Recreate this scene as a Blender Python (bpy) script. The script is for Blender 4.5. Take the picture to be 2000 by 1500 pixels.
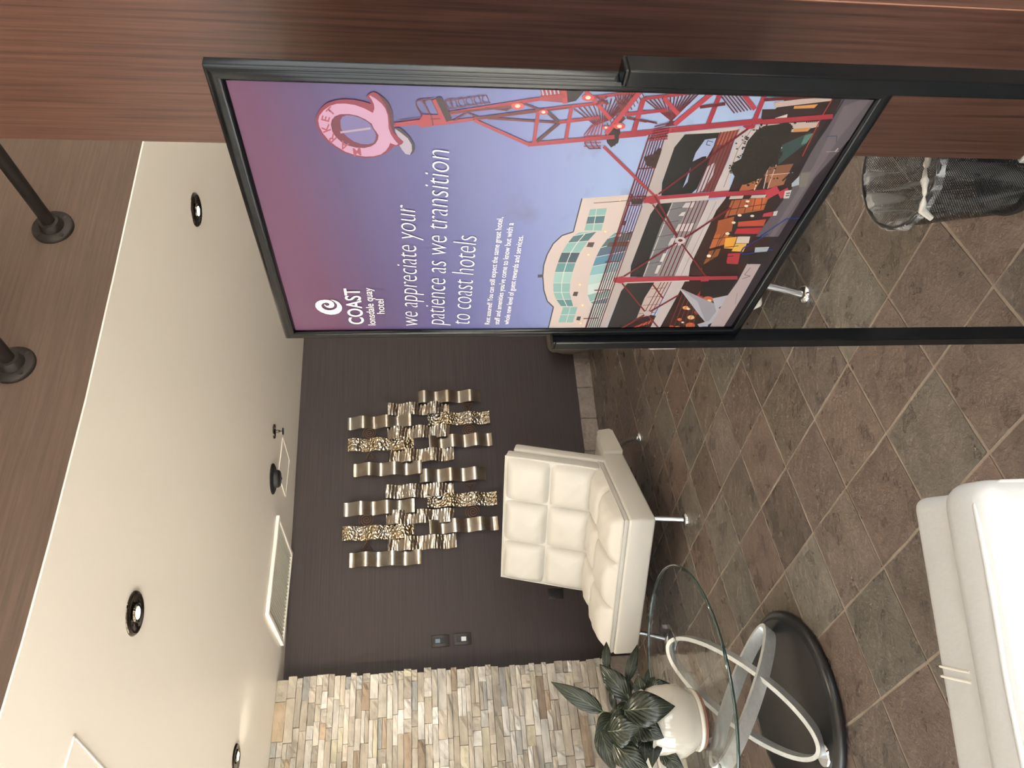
import bpy, bmesh, math, random
from mathutils import Vector, Matrix, noise
import numpy as np

for o in list(bpy.data.objects): bpy.data.objects.remove(o)
SC = bpy.context.scene
COL = SC.collection
random.seed(7)
PI = math.pi

# ------------------------------------------------------------------ camera
CAMH = 1.5
FPX = 1450.0
_d = np.array([213/11900, 1, 1450/11900]); _d /= np.linalg.norm(_d)
_X = np.array([3010, -230, 1450.]); _X -= _d*(_X@_d); _X /= np.linalg.norm(_X)
_Z = -_d
_Y = np.cross(_Z, _X)
CM = np.array([_X, _Y, _Z])                       # camera (right, down, forward) -> world
cam_d = bpy.data.cameras.new('camera'); cam = bpy.data.objects.new('camera', cam_d); COL.objects.link(cam)
cam_d.sensor_width = 36.0; cam_d.sensor_fit = 'HORIZONTAL'; cam_d.lens = FPX/2000*36.0
cam_d.clip_start = 0.02; cam_d.clip_end = 200
_xl = CM@np.array([0, 1, 0]); _yl = CM@np.array([1, 0, 0]); _zl = -(CM@np.array([0, 0, 1]))   # the phone is held on its side
cam.matrix_world = Matrix(((_xl[0], _yl[0], _zl[0], 0), (_xl[1], _yl[1], _zl[1], 0), (_xl[2], _yl[2], _zl[2], CAMH), (0, 0, 0, 1)))
SC.camera = cam

def ray(x, y): return CM@np.array([1500-y-750, x-1000, FPX])
def at_z(x, y, z): r = ray(x, y); return Vector(r*((z-CAMH)/r[2])) + Vector((0, 0, CAMH))
def at_y(x, y, yy): r = ray(x, y); return Vector(r*(yy/r[1])) + Vector((0, 0, CAMH))
def proj(p):
    c = CM.T@(np.array(p)-np.array([0, 0, CAMH]))
    return (1000+FPX*c[1]/c[2], 1500-(750+FPX*c[0]/c[2]), c[2])

# ------------------------------------------------------------------ light
w = bpy.data.worlds.new('sky'); SC.world = w; w.use_nodes = True
bg = w.node_tree.nodes['Background']; bg.inputs[0].default_value = (0.97, 0.98, 1.0, 1); bg.inputs[1].default_value = 4.0
sun_d = bpy.data.lights.new('sun', 'SUN'); sun_d.energy = 34.0; sun_d.angle = 0.02; sun_d.color = (1.0, 0.97, 0.93)
sun = bpy.data.objects.new('sun', sun_d); COL.objects.link(sun); sun.location = (2, -12, 20)
sun.rotation_euler = Vector((-.18, .46, -.87)).to_track_quat('-Z', 'Y').to_euler()       # high sun in front of the windows, falling short of the seating
SC.view_settings.view_transform = 'Standard'; SC.view_settings.look = 'None'
SC.view_settings.gamma = 1.0; SC.view_settings.exposure = 0.80; SC.view_settings.use_curve_mapping = False
def lamp_spot(name, loc, power, size=1.9, blend=0.7, col=(1.0, 0.85, 0.68), aim=None, r=0.03):
    l = bpy.data.lights.new(name, 'SPOT'); l.energy = power; l.spot_size = size; l.spot_blend = blend
    l.color = col; l.shadow_soft_size = r
    o = bpy.data.objects.new(name, l); COL.objects.link(o); o.location = loc
    if aim is not None: o.rotation_euler = (Vector(aim)-Vector(loc)).to_track_quat('-Z', 'Y').to_euler()
    return o
# skylight through the glazed front wall behind the camera (guides the sampler to the openings)
def portal(loc, sx, sz, rz=0.0):
    l = bpy.data.lights.new('window_portal', 'AREA'); l.shape = 'RECTANGLE'; l.size = sx; l.size_y = sz; l.cycles.is_portal = True
    o = bpy.data.objects.new('window_portal', l); COL.objects.link(o); o.location = loc; o.rotation_euler = (PI/2, 0, rz)

# ------------------------------------------------------------------ helpers
def lin(c):
    return tuple((v/255/12.92 if v/255 <= 0.04045 else ((v/255+0.055)/1.055)**2.4) for v in c)
def rgba(c): return (*lin(c), 1)

def tag(o, label=None, cat=None, group=None, kind=None):
    if label: o['label'] = label
    if cat: o['category'] = cat
    if group: o['group'] = group
    if kind: o['kind'] = kind
    return o
def empty(name, loc=(0, 0, 0), rz=0, parent=None):
    o = bpy.data.objects.new(name, None); COL.objects.link(o); o.location = loc; o.rotation_euler = (0, 0, rz)
    o.empty_display_size = 0.05
    if parent: o.parent = parent
    return o

class MB:
    def __init__(s): s.v = []; s.f = []; s.sm = []
    def add(s, vs, fs, smooth=False, M=None):
        n = len(s.v)
        for p in vs:
            p = Vector(p)
            s.v.append(M@p if M else p)
        for f in fs: s.f.append([i+n for i in f]); s.sm.append(smooth)
        return s
    def box(s, x0, x1, y0, y1, z0, z1, M=None):
        v = [(x, y, z) for z in (z0, z1) for y in (y0, y1) for x in (x0, x1)]
        return s.add(v, [(0, 2, 3, 1), (4, 5, 7, 6), (0, 1, 5, 4), (2, 6, 7, 3), (0, 4, 6, 2), (1, 3, 7, 5)], M=M)
    def bbox(s, x0, x1, y0, y1, z0, z1, r=0.01, seg=2, M=None, smooth=True):
        bm = bmesh.new(); bmesh.ops.create_cube(bm, size=1)
        for v in bm.verts: v.co = Vector(((x0+x1)/2+v.co.x*(x1-x0), (y0+y1)/2+v.co.y*(y1-y0), (z0+z1)/2+v.co.z*(z1-z0)))
        bmesh.ops.bevel(bm, geom=list(bm.edges), offset=r, segments=seg, affect='EDGES', profile=0.5)
        bm.verts.index_update()
        s.add([v.co for v in bm.verts], [[v.index for v in f.verts] for f in bm.faces], smooth, M); bm.free(); return s
    def tube(s, pts, r, n=10, closed=False, cap=True, smooth=True, M=None):
        pts = [Vector(p) for p in pts]; N = len(pts)
        rs = r if isinstance(r, (list, tuple)) else [r]*N
        vs = []; up = None
        for i, p in enumerate(pts):
            a = pts[(i-1) % N] if (closed or i > 0) else p
            b = pts[(i+1) % N] if (closed or i < N-1) else p
            t = (b-a).normalized()
            if up is None: up = t.orthogonal().normalized()
            up = (up - t*up.dot(t)); up = up.normalized() if up.length > 1e-6 else t.orthogonal().normalized()
            q = t.cross(up)
            for k in range(n):
                an = 2*PI*k/n; vs.append(p + (up*math.cos(an)+q*math.sin(an))*rs[i])
        fs = []
        R = N if closed else N-1
        for i in range(R):
            j = (i+1) % N
            for k in range(n): fs.append((i*n+k, i*n+(k+1) % n, j*n+(k+1) % n, j*n+k))
        if cap and not closed: fs.append(tuple(range(n-1, -1, -1))); fs.append(tuple((N-1)*n+k for k in range(n)))
        return s.add(vs, fs, smooth, M)
    def lathe(s, prof, n=32, smooth=True, M=None, caps=True):
        vs = []; fs = []; N = len(prof)
        for r, z in prof:
            for k in range(n): a = 2*PI*k/n; vs.append((r*math.cos(a), r*math.sin(a), z))
        for i in range(N-1):
            for k in range(n): fs.append((i*n+k, i*n+(k+1) % n, (i+1)*n+(k+1) % n, (i+1)*n+k))
        if caps and prof[0][0] > 1e-5: fs.append(tuple(range(n-1, -1, -1)))
        if caps and prof[-1][0] > 1e-5: fs.append(tuple((N-1)*n+k for k in range(n)))
        return s.add(vs, fs, smooth, M)
    def prism(s, poly, z0, z1, M=None, smooth=False):
        n = len(poly); vs = [(x, y, z0) for x, y in poly]+[(x, y, z1) for x, y in poly]
        fs = [tuple(range(n-1, -1, -1)), tuple(range(n, 2*n))]+[(i, (i+1) % n, n+(i+1) % n, n+i) for i in range(n)]
        return s.add(vs, fs, smooth, M)
    def grid(s, fn, nu, nv, smooth=True, M=None):
        vs = [fn(i/nu, j/nv) for j in range(nv+1) for i in range(nu+1)]
        fs = [(j*(nu+1)+i, j*(nu+1)+i+1, (j+1)*(nu+1)+i+1, (j+1)*(nu+1)+i) for j in range(nv) for i in range(nu)]
        return s.add(vs, fs, smooth, M)
    def mesh(s, name, mat):
        me = bpy.data.meshes.new(name); me.from_pydata([tuple(v) for v in s.v], [], s.f)
        me.polygons.foreach_set('use_smooth', s.sm); me.update()
        bm = bmesh.new(); bm.from_mesh(me); bmesh.ops.remove_doubles(bm, verts=bm.verts, dist=1e-6)
        bmesh.ops.recalc_face_normals(bm, faces=bm.faces); bm.to_mesh(me); bm.free()
        if mat: me.materials.append(mat)
        if any(s.sm):
            try: me.set_sharp_from_angle(angle=math.radians(50))
            except Exception: pass
        return me
    def build(s, name, mat, parent=None, **k):
        o = bpy.data.objects.new(name, s.mesh(name, mat)); COL.objects.link(o)
        if parent: o.parent = parent
        if k: tag(o, **k)
        return o
def link(name, me, parent=None, loc=None, rot=None, scale=None):
    o = bpy.data.objects.new(name, me); COL.objects.link(o)
    if parent: o.parent = parent
    if loc is not None: o.location = loc
    if rot is not None: o.rotation_euler = rot
    if scale is not None: o.scale = scale
    return o
def copy_tree(o, parent=None):
    c = o.copy(); COL.objects.link(c); c.parent = parent
    for ch in o.children: copy_tree(ch, c)
    return c

# ------------------------------------------------------------------ materials
def nt(name):
    m = bpy.data.materials.new(name); m.use_nodes = True
    t = m.node_tree; b = t.nodes['Principled BSDF']; return m, t, b
def N(t, ty, **k):
    n = t.nodes.new(ty)
    for a, v in k.items():
        if a.startswith('i_'):
            key = a[2:]; key = int(key) if key.isdigit() else key
            n.inputs[key].default_value = v
        else: setattr(n, a, v)
    return n
def bump(t, b, height, strength=0.3, dist=0.01):
    bp = N(t, 'ShaderNodeBump'); bp.inputs['Strength'].default_value = strength; bp.inputs['Distance'].default_value = dist
    t.links.new(height, bp.inputs['Height']); t.links.new(bp.outputs[0], b.inputs['Normal'])
def plain(name, col, rough=0.5, metal=0.0, coat=0.0, nscale=0, nstr=0.1, ndist=0.003, spec=0.5, var=0.0):
    m, t, b = nt(name)
    b.inputs['Base Color'].default_value = rgba(col); b.inputs['Roughness'].default_value = rough; b.inputs['Metallic'].default_value = metal
    b.inputs['Coat Weight'].default_value = coat; b.inputs['Specular IOR Level'].default_value = spec
    if nscale:
        tc = N(t, 'ShaderNodeTexCoord'); no = N(t, 'ShaderNodeTexNoise'); no.inputs['Scale'].default_value = nscale; no.inputs['Detail'].default_value = 4
        t.links.new(tc.outputs['Object'], no.inputs['Vector']); bump(t, b, no.outputs['Fac'], nstr, ndist)
        if var:
            mx = N(t, 'ShaderNodeMix', data_type='RGBA'); mx.inputs['A'].default_value = rgba([v*(1-var) for v in col]); mx.inputs['B'].default_value = rgba([min(255, v*(1+var)) for v in col])
            t.links.new(no.outputs['Fac'], mx.inputs['Factor']); t.links.new(mx.outputs['Result'], b.inputs['Base Color'])
    return m
def streak(name, c0, c1, scale, rough, c2=None, fine=0.25, bstr=0.15, coord='Object', contrast=(0.35, 0.65), coat=0.0, spec=0.5):
    """colour streaked along one axis: scale is the per-axis noise scale"""
    m, t, b = nt(name)
    tc = N(t, 'ShaderNodeTexCoord'); mp = N(t, 'ShaderNodeMapping'); mp.inputs['Scale'].default_value = scale
    no = N(t, 'ShaderNodeTexNoise'); no.inputs['Scale'].default_value = 1; no.inputs['Detail'].default_value = 6; no.inputs['Roughness'].default_value = 0.65
    cr = N(t, 'ShaderNodeValToRGB'); e = cr.color_ramp.elements
    e[0].position = contrast[0]; e[0].color = rgba(c0); e[1].position = contrast[1]; e[1].color = rgba(c1)
    t.links.new(tc.outputs[coord], mp.inputs['Vector']); t.links.new(mp.outputs[0], no.inputs['Vector']); t.links.new(no.outputs['Fac'], cr.inputs['Fac'])
    if c2 is not None:
        n2 = N(t, 'ShaderNodeTexNoise'); n2.inputs['Scale'].default_value = 1.2; n2.inputs['Detail'].default_value = 2
        t.links.new(tc.outputs[coord], n2.inputs['Vector'])
        mx = N(t, 'ShaderNodeMix', data_type='RGBA'); mx.inputs['B'].default_value = rgba(c2)
        ma = N(t, 'ShaderNodeMath', operation='MULTIPLY'); ma.inputs[1].default_value = fine*2
        t.links.new(n2.outputs['Fac'], ma.inputs[0]); t.links.new(ma.outputs[0], mx.inputs['Factor']); t.links.new(cr.outputs[0], mx.inputs['A'])
        t.links.new(mx.outputs['Result'], b.inputs['Base Color'])
    else: t.links.new(cr.outputs[0], b.inputs['Base Color'])
    b.inputs['Roughness'].default_value = rough; b.inputs['Coat Weight'].default_value = coat; b.inputs['Coat Roughness'].default_value = 0.25
    b.inputs['Specular IOR Level'].default_value = spec
    bump(t, b, no.outputs['Fac'], bstr, 0.002)
    return m
def objcolor(name, rough=0.5, scale=20, detail=6, bstr=0.5, bdist=0.01, var=0.35, dark=(60, 50, 42), spec=0.5, rvar=0.0, aniso=None, soft=False):
    """colour comes from the object's own colour, mottled by noise"""
    m, t, b = nt(name)
    oi = N(t, 'ShaderNodeObjectInfo'); tc = N(t, 'ShaderNodeTexCoord')
    ad = N(t, 'ShaderNodeVectorMath', operation='ADD'); sc = N(t, 'ShaderNodeVectorMath', operation='SCALE'); sc.inputs['Scale'].default_value = 37.0
    cb = N(t, 'ShaderNodeCombineXYZ')
    t.links.new(oi.outputs['Random'], cb.inputs[0]); t.links.new(oi.outputs['Random'], cb.inputs[1]); t.links.new(oi.outputs['Random'], cb.inputs[2])
    t.links.new(cb.outputs[0], sc.inputs[0])
    ge = N(t, 'ShaderNodeNewGeometry'); src = ge.outputs['Position']
    if aniso:
        mp = N(t, 'ShaderNodeMapping'); mp.inputs['Scale'].default_value = aniso; t.links.new(src, mp.inputs['Vector']); src = mp.outputs[0]
    t.links.new(src, ad.inputs[0]); t.links.new(sc.outputs[0], ad.inputs[1])
    n1 = N(t, 'ShaderNodeTexNoise'); n1.inputs['Scale'].default_value = scale; n1.inputs['Detail'].default_value = detail; n1.inputs['Roughness'].default_value = 0.62; n1.inputs['Distortion'].default_value = 0.2
    n2 = N(t, 'ShaderNodeTexNoise'); n2.inputs['Scale'].default_value = scale*0.28; n2.inputs['Detail'].default_value = 3
    t.links.new(ad.outputs[0], n1.inputs['Vector']); t.links.new(ad.outputs[0], n2.inputs['Vector'])
    cr = N(t, 'ShaderNodeValToRGB'); e = cr.color_ramp.elements; e[0].position = 0.36; e[0].color = (1, 1, 1, 1); e[1].position = 0.62; e[1].color = (0, 0, 0, 1)
    if soft: e[0].position = 0.28; e[1].position = 0.74
    t.links.new(n1.outputs['Fac'], cr.inputs['Fac'])
    ma = N(t, 'ShaderNodeMath', operation='MULTIPLY'); ma.inputs[1].default_value = var; t.links.new(cr.outputs[0], ma.inputs[0])
    mx = N(t, 'ShaderNodeMix', data_type='RGBA'); mx.inputs['B'].default_value = rgba(dark)
    t.links.new(oi.outputs['Color'], mx.inputs['A']); t.links.new(ma.outputs[0], mx.inputs['Factor'])
    hs = N(t, 'ShaderNodeHueSaturation'); mr = N(t, 'ShaderNodeMapRange'); mr.inputs['From Min'].default_value = 0.3; mr.inputs['From Max'].default_value = 0.7; mr.inputs['To Min'].default_value = 0.78; mr.inputs['To Max'].default_value = 1.22
    t.links.new(n2.outputs['Fac'], mr.inputs['Value']); t.links.new(mr.outputs[0], hs.inputs['Value']); t.links.new(mx.outputs['Result'], hs.inputs['Color'])
    t.links.new(hs.outputs[0], b.inputs['Base Color']); b.inputs['Roughness'].default_value = rough; b.inputs['Specular IOR Level'].default_value = spec
    if rvar:
        m2 = N(t, 'ShaderNodeMapRange'); m2.inputs['To Min'].default_value = rough-rvar; m2.inputs['To Max'].default_value = rough+rvar
        t.links.new(n2.outputs['Fac'], m2.inputs['Value']); t.links.new(m2.outputs[0], b.inputs['Roughness'])
    bump(t, b, n1.outputs['Fac'], bstr, bdist)
    return m
def sheet_glass(name, tint=(0.93, 0.97, 0.95), rough=0.0, f0=0.04):
    m = bpy.data.materials.new(name); m.use_nodes = True; t = m.node_tree; t.nodes.clear()
    out = N(t, 'ShaderNodeOutputMaterial'); mix = N(t, 'ShaderNodeMixShader'); tr = N(t, 'ShaderNodeBsdfTransparent'); gl = N(t, 'ShaderNodeBsdfGlossy'); lw = N(t, 'ShaderNodeLayerWeight')
    tr.inputs[0].default_value = (*tint, 1); gl.inputs['Roughness'].default_value = rough; lw.inputs['Blend'].default_value = 0.5
    pw = N(t, 'ShaderNodeMath', operation='POWER'); pw.inputs[1].default_value = 5.0; ma = N(t, 'ShaderNodeMath', operation='MULTIPLY_ADD'); ma.inputs[1].default_value = 1-f0; ma.inputs[2].default_value = f0
    t.links.new(lw.outputs['Facing'], pw.inputs[0]); t.links.new(pw.outputs[0], ma.inputs[0]); t.links.new(ma.outputs[0], mix.inputs[0])
    t.links.new(tr.outputs[0], mix.inputs[1]); t.links.new(gl.outputs[0], mix.inputs[2]); t.links.new(mix.outputs[0], out.inputs[0])
    return m
def emit(name, col, s):
    m, t, b = nt(name); b.inputs['Base Color'].default_value = rgba(col); b.inputs['Emission Color'].default_value = rgba(col); b.inputs['Emission Strength'].default_value = s; return m

m_ceil = plain('ceiling_paint', (243, 236, 227), 0.38, nscale=260, nstr=0.04, ndist=0.001, spec=0.35)
m_wallp = streak('dark_grasscloth', (54, 47, 46), (80, 71, 70), (1.2, 1.2, 190), 0.62, c2=(62, 54, 54), fine=0.3, bstr=0.10, contrast=(0.3, 0.7), spec=0.3)
m_fascia = streak('brown_grasscloth', (76, 63, 56), (102, 87, 78), (4, 4, 130), 0.75, c2=(86, 69, 59), fine=0.35, bstr=0.3, contrast=(0.3, 0.7), spec=0.2)
m_wood = streak('wood_veneer', (56, 35, 28), (96, 66, 55), (120, 120, 2.4), 0.34, c2=(70, 45, 36), fine=0.25, bstr=0.12, contrast=(0.36, 0.66), spec=0.45)
m_white_wall = plain('painted_wall', (205, 196, 184), 0.7, nscale=120, nstr=0.05, ndist=0.001)
m_tile = objcolor('slate_tile', rough=0.30, scale=30, detail=10, bstr=1.0, bdist=0.012, var=0.42, dark=(68, 58, 51), spec=0.55, rvar=0.14, soft=True)
m_grout = plain('tile_grout', (134, 123, 111), 0.85, nscale=90, nstr=0.3, ndist=0.002, var=0.12)
m_stone = objcolor('ledger_stone', rough=0.8, scale=22, detail=6, bstr=0.5, bdist=0.008, var=0.30, dark=(164, 152, 136), spec=0.2, aniso=(1, 1, 1.6))
m_mortar = plain('stone_backing', (86, 76, 64), 0.9, nscale=60, nstr=0.3, ndist=0.002)
m_leather = plain('cream_leather', (200, 196, 187), 0.42, nscale=55, nstr=0.10, ndist=0.004, spec=0.4)
m_leather2 = plain('white_leather', (180, 182, 183), 0.45, nscale=160, nstr=0.18, ndist=0.002, spec=0.4)
m_thread = plain('stitch_thread', (214, 210, 200), 0.7)
m_chrome = plain('chrome', (215, 217, 220), 0.07, metal=1.0)
m_silver = streak('brushed_silver', (196, 197, 196), (210, 211, 209), (60, 60, 60), 0.36, bstr=0.02); m_silver.node_tree.nodes['Principled BSDF'].inputs['Metallic'].default_value = 0.45
m_black = plain('black_gloss_metal', (11, 13, 16), 0.17, metal=0.0, coat=0.0, spec=0.28)
m_black_lac = plain('black_lacquer', (17, 18, 20), 0.34, coat=0.15, nscale=40, nstr=0.02)
m_iron = plain('black_iron', (38, 31, 28), 0.55, metal=0.4, nscale=180, nstr=0.35, ndist=0.002)
m_bronze = plain('dark_bronze', (58, 48, 36), 0.10, metal=0.75, coat=0.4)
m_bulb = emit('lamp_lens', (255, 246, 225), 14.0)
m_glass = sheet_glass('table_glass', (0.97, 0.985, 0.98))
m_gedge = plain('glass_edge', (40, 62, 56), 0.06, spec=0.9, coat=0.5)
m_ceramic = plain('cream_ceramic', (196, 191, 179), 0.12, coat=0.5, nscale=14, nstr=0.06, ndist=0.006)
m_clay = plain('bare_clay', (122, 84, 66), 0.7, nscale=60, nstr=0.2)
m_soil = plain('potting_soil', (46, 34, 26), 0.95, nscale=80, nstr=0.9, ndist=0.01)
m_plate = plain('bronze_plate', (44, 36, 33), 0.35, metal=0.2)
m_taupe = plain('taupe_fabric', (104, 94, 86), 0.85, nscale=260, nstr=0.3, ndist=0.002)
m_rim = plain('dark_rim', (34, 31, 30), 0.4)

# ------------------------------------------------------------------ room shell
ZC = 2.513; YB = 5.80; ZTOP = 3.5
XL, XR, YF = -2.9, 5.4, -2.8
ANG = math.radians(15.9)                           # the floor tiles are laid across the back wall at this angle
# floor slab with every slate tile as a piece of its own
fl = MB().box(XL, XR, YF, 6.1, -0.08, -0.0022).build('floor', m_grout, kind='structure')
ta = Vector((0.302, 0.086, 0)); tb = Vector((-0.086, 0.302, 0)); T0 = Vector((0.734, 2.413, 0))
TS = 0.304
def tile_mesh(seed):
    rnd = random.Random(seed); bm = bmesh.new(); n = 4
    vs = [[None]*(n+1) for _ in range(n+1)]
    for j in range(n+1):
        for i in range(n+1):
            x = (i/n-0.5)*TS; y = (j/n-0.5)*TS
            edge = i in (0, n) or j in (0, n)
            if edge: x += rnd.uniform(-0.0022, 0.0022); y += rnd.uniform(-0.0022, 0.0022)
            vs[j][i] = bm.verts.new((x, y, (0.0 if edge else 0.0022)+rnd.uniform(-0.0009, 0.0009)))
    fs = [bm.faces.new((vs[j][i], vs[j][i+1], vs[j+1][i+1], vs[j+1][i])) for j in range(n) for i in range(n)]
    bd = [e for e in bm.edges if e.is_boundary]
    r = bmesh.ops.extrude_edge_only(bm, edges=bd)
    for v in [g for g in r['geom'] if isinstance(g, bmesh.types.BMVert)]: v.co.z = -0.0055; v.co.x *= 1.004; v.co.y *= 1.004
    bmesh.ops.recalc_face_normals(bm, faces=bm.faces)
    me = bpy.data.meshes.new('tile'); bm.to_mesh(me); bm.free(); me.materials.append(m_tile)
    for p in me.polygons: p.use_smooth = True
    try: me.set_sharp_from_angle(angle=math.radians(40))
    except Exception: pass
    return me
tiles = [tile_mesh(i) for i in range(6)]
TPAL = [(101, 87, 77), (98, 87, 78), (106, 90, 80), (97, 90, 82), (103, 97, 88), (108, 96, 82), (92, 82, 75), (108, 91, 82), (100, 90, 82), (104, 92, 81), (97, 84, 76), (102, 89, 80)]
rt = random.Random(21); far = MB(); fr_tiles = []
for i in range(-16, 22):
    for j in range(-20, 16):
        c = T0 + ta*(i+0.5) + tb*(j+0.5)
        if not (XL+.1 < c.x < XR-.1 and YF+.1 < c.y < 5.95): continue
        ins = False
        for dx in (-.2, 0, .2):
            for dy in (-.2, 0, .2):
                q = c+Vector((dx, dy, 0)); u = proj(q)
                if u[2] > 0.3 and -20 < u[0] < 2060 and -60 < u[1] < 1560: ins = True
        fr_tiles.append((ins, c))
near = sorted([c for s, c in fr_tiles if s], key=lambda c: c.length)[:290]
keep = set((round(c.x, 4), round(c.y, 4)) for c in near)
for s, c in fr_tiles:
    if (round(c.x, 4), round(c.y, 4)) in keep:
        o = link('tile', rt.choice(tiles), fl, c, (rt.uniform(-.004, .004), rt.uniform(-.004, .004), ANG+rt.choice((0, 1, 2, 3))*PI/2))
        kf = rt.uniform(0.9, 1.1); o.color = (*lin([v*kf for v in rt.choice(TPAL)]), 1)
    else:
        M = Matrix.Translation(c)@Matrix.Rotation(ANG, 4, 'Z')
        far.box(-TS/2, TS/2, -TS/2, TS/2, -0.0045, 0.0005, M=M)
o = far.build('tile_field', m_tile, fl, kind='stuff'); o.color = (*lin((94, 76, 62)), 1)

# back wall and its slate skirting
MB().box(-0.6, XR, YB, YB+0.15, 0, ZC+0.03).build('wall_back', m_wallp, kind='structure')
def skirting(name, p0, p1, h, seed, first=0.1):
    p0 = Vector(p0); p1 = Vector(p1); L = (p1-p0).length; a = math.atan2((p1-p0).y, (p1-p0).x)
    root = MB().box(0, L, 0.0, 0.012, 0.0, h-0.003).build(name, m_grout, kind='structure'); root.location = p0; root.rotation_euler = (0, 0, a)
    r = random.Random(seed); x = 0; k = 0
    while x < L-0.01:
        wd = first if k == 0 else 0.297
        wd = min(wd, L-x)
        me = MB().bbox(0.004, wd-0.004, -0.010, 0.004, 0.001, h, 0.002, 1, smooth=False).mesh('skirting_tile', m_tile)
        t = link('skirting_tile', me, root, (x, 0, 0)); t.color = (*lin([v*1.32 for v in r.choice([(112, 102, 95), (106, 98, 91), (92, 92, 88), (100, 92, 86)])]), 1)
        x += wd; k += 1
    return root
skirting('baseboard_back', (0.56, YB-0.004, 0), (XR, YB-0.004, 0), 0.142, 4, 0.12)

# ledger stone wall, turned towards the room
SA = math.radians(13.5); st = Vector((math.cos(SA), math.sin(SA), 0)); sn = Vector((math.sin(SA), -math.cos(SA), 0))
S0 = Vector((0.50, 5.575, 0))                      # foot of its right-hand end (stone face)
swl = MB()
SL = 3.3
swl.box(-SL, -0.012, 0.03, 0.19, 0, ZC+0.03)
sw = swl.build('wall_left', m_mortar, kind='structure'); sw.location = S0; sw.rotation_euler = (0, 0, SA)
def stone_mesh(seed):
    r = random.Random(seed); nx, nz = 4, 2; mb = MB()
    def fn(u, v):
        e = u in (0, 1) or v in (0, 1)
        return (u-.5 + r.uniform(-.006, .006), (-0.42 if e else -0.5) + r.uniform(-.09, .09), v-.5 + (r.uniform(-.03, .03)))
    mb.grid(fn, nx, nz, smooth=False)
    n = len(mb.v); W = nx+1
    loop = [i for i in range(W)]+[j*W+nx for j in range(1, nz+1)]+[nz*W+i for i in range(nx-1, -1, -1)]+[j*W for j in range(nz-1, 0, -1)]
    bk = []
    for i in loop: p = mb.v[i].copy(); p.y = 0.5; mb.v.append(p); bk.append(len(mb.v)-1)
    for k in range(len(loop)):
        mb.f.append([loop[k], bk[k], bk[(k+1) % len(loop)], loop[(k+1) % len(loop)]]); mb.sm.append(False)
    return mb.mesh('stone', m_stone)
stones = [stone_mesh(i) for i in range(8)]
SPAL = [(206, 199, 187)]*5+[(197, 188, 174)]*5+[(213, 208, 199)]*5+[(188, 178, 163)]*4+[(219, 216, 210)]*3+[(174, 166, 154)]*2+[(190, 170, 146), (160, 142, 124), (170, 170, 168), (201, 194, 172)]
rs = random.Random(5); z = 0.20; stuff = MB(); SKH = 0.195
nst = 0
rows = []
while z < ZC-0.002:
    h = rs.choice([0.034, 0.040, 0.046, 0.052, 0.058, 0.062])
    if ZC-z-h < 0.03: h = ZC-z
    rows.append((z, h)); z += h
for z, h in rows:
    x = rs.uniform(-0.022, 0.008)
    first = True
    while x > -SL:
        L = rs.uniform(0.05, 0.09) if (first and rs.random() < .35) else rs.choice([0.10, 0.14, 0.18, 0.22, 0.28])*rs.uniform(.85, 1.15)
        first = False
        dep = rs.uniform(0.026, 0.050)
        if x > -0.86:
            parts = [(z, h)]
            if h > 0.05 and rs.random() < .22: parts = [(z, h*.5), (z+h*.5, h*.5)]
            for zz, hh in parts:
                o = link('stone', rs.choice(stones), sw, (x-L/2, 0.031-dep/2+.004, zz+hh/2), (0, 0, 0), (L-0.003, dep, hh-0.0028))
                kf = rs.uniform(0.82, 0.98); o.color = (*lin([min(250, v*kf) for v in rs.choice(SPAL)]), 1); nst += 1
        else:
            stuff.box(x-L+.002, x, 0.031-dep, 0.034, z+.001, z+h-.001)
        x -= L
o = stuff.build('stone_field', m_stone, sw, kind='stuff'); o.color = (*lin((204, 190, 168)), 1)
p0 = S0-st*SL; skirting('baseboard_left', (p0.x+sn.x*.012, p0.y+sn.y*.012, 0), (S0.x+sn.x*.012, S0.y+sn.y*.012, 0), SKH, 9, 0.2)

# dropped ceiling with a gently curved front edge, and the papered bulkhead above it
EDGE = [(XR+.0, 2.30), (3.6, 2.262), (2.6, 2.235), (2.109, 2.218), (1.509, 2.195), (1.026, 2.170), (0.582, 2.126), (0.317, 2.091), (0.135, 2.058), (-0.2, 1.99), (-0.6, 1.88), (-1.2, 1.66), (-2.0, 1.30), (XL, 0.82)]
poly = EDGE+[(XL, 5.2), (-0.3, 5.9), (XR, 5.9)]
MB().prism(poly, ZC, ZC+0.05).build('ceiling', m_ceil, kind='structure')
fb = MB()
for (a, b) in zip(EDGE[:-1], EDGE[1:]):
    a0 = Vector((a[0], a[1]-.003, 0)); b0 = Vector((b[0], b[1]-.003, 0))
    fb.add([(a0.x, a0.y, ZC+.004), (b0.x, b0.y, ZC+.004), (b0.x, b0.y, ZTOP), (a0.x, a0.y, ZTOP), (a0.x, a0.y+.05, ZC+.06), (b0.x, b0.y+.05, ZC+.06), (b0.x, b0.y+.05, ZTOP), (a0.x, a0.y+.05, ZTOP)],
           [(0, 1, 2, 3), (4, 7, 6, 5)])
fb.build('wall_front_bulkhead', m_fascia, kind='structure')
MB().box(XL, XR, YF, 2.6, ZTOP, ZTOP+.1).build('ceiling_upper', m_ceil, kind='structure')
MB().box(XR, XR+.15, YF, 6.0, 0, ZTOP).build('wall_right', m_white_wall, kind='structure')
sd_ = MB(); LW = [(-2.2, 0.2), (0.5, 2.6), (2.9, 4.7)]; LZ0, LZ1 = 0.12, 2.36
ys_ = [YF]+[v for a in LW for v in a]+[6.0]
for k in range(0, len(ys_), 2): sd_.box(XL-.15, XL, ys_[k], ys_[k+1], 0, ZTOP)
for a, b in LW: sd_.box(XL-.15, XL, a, b, 0, LZ0); sd_.box(XL-.15, XL, a, b, LZ1, ZTOP)
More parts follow.
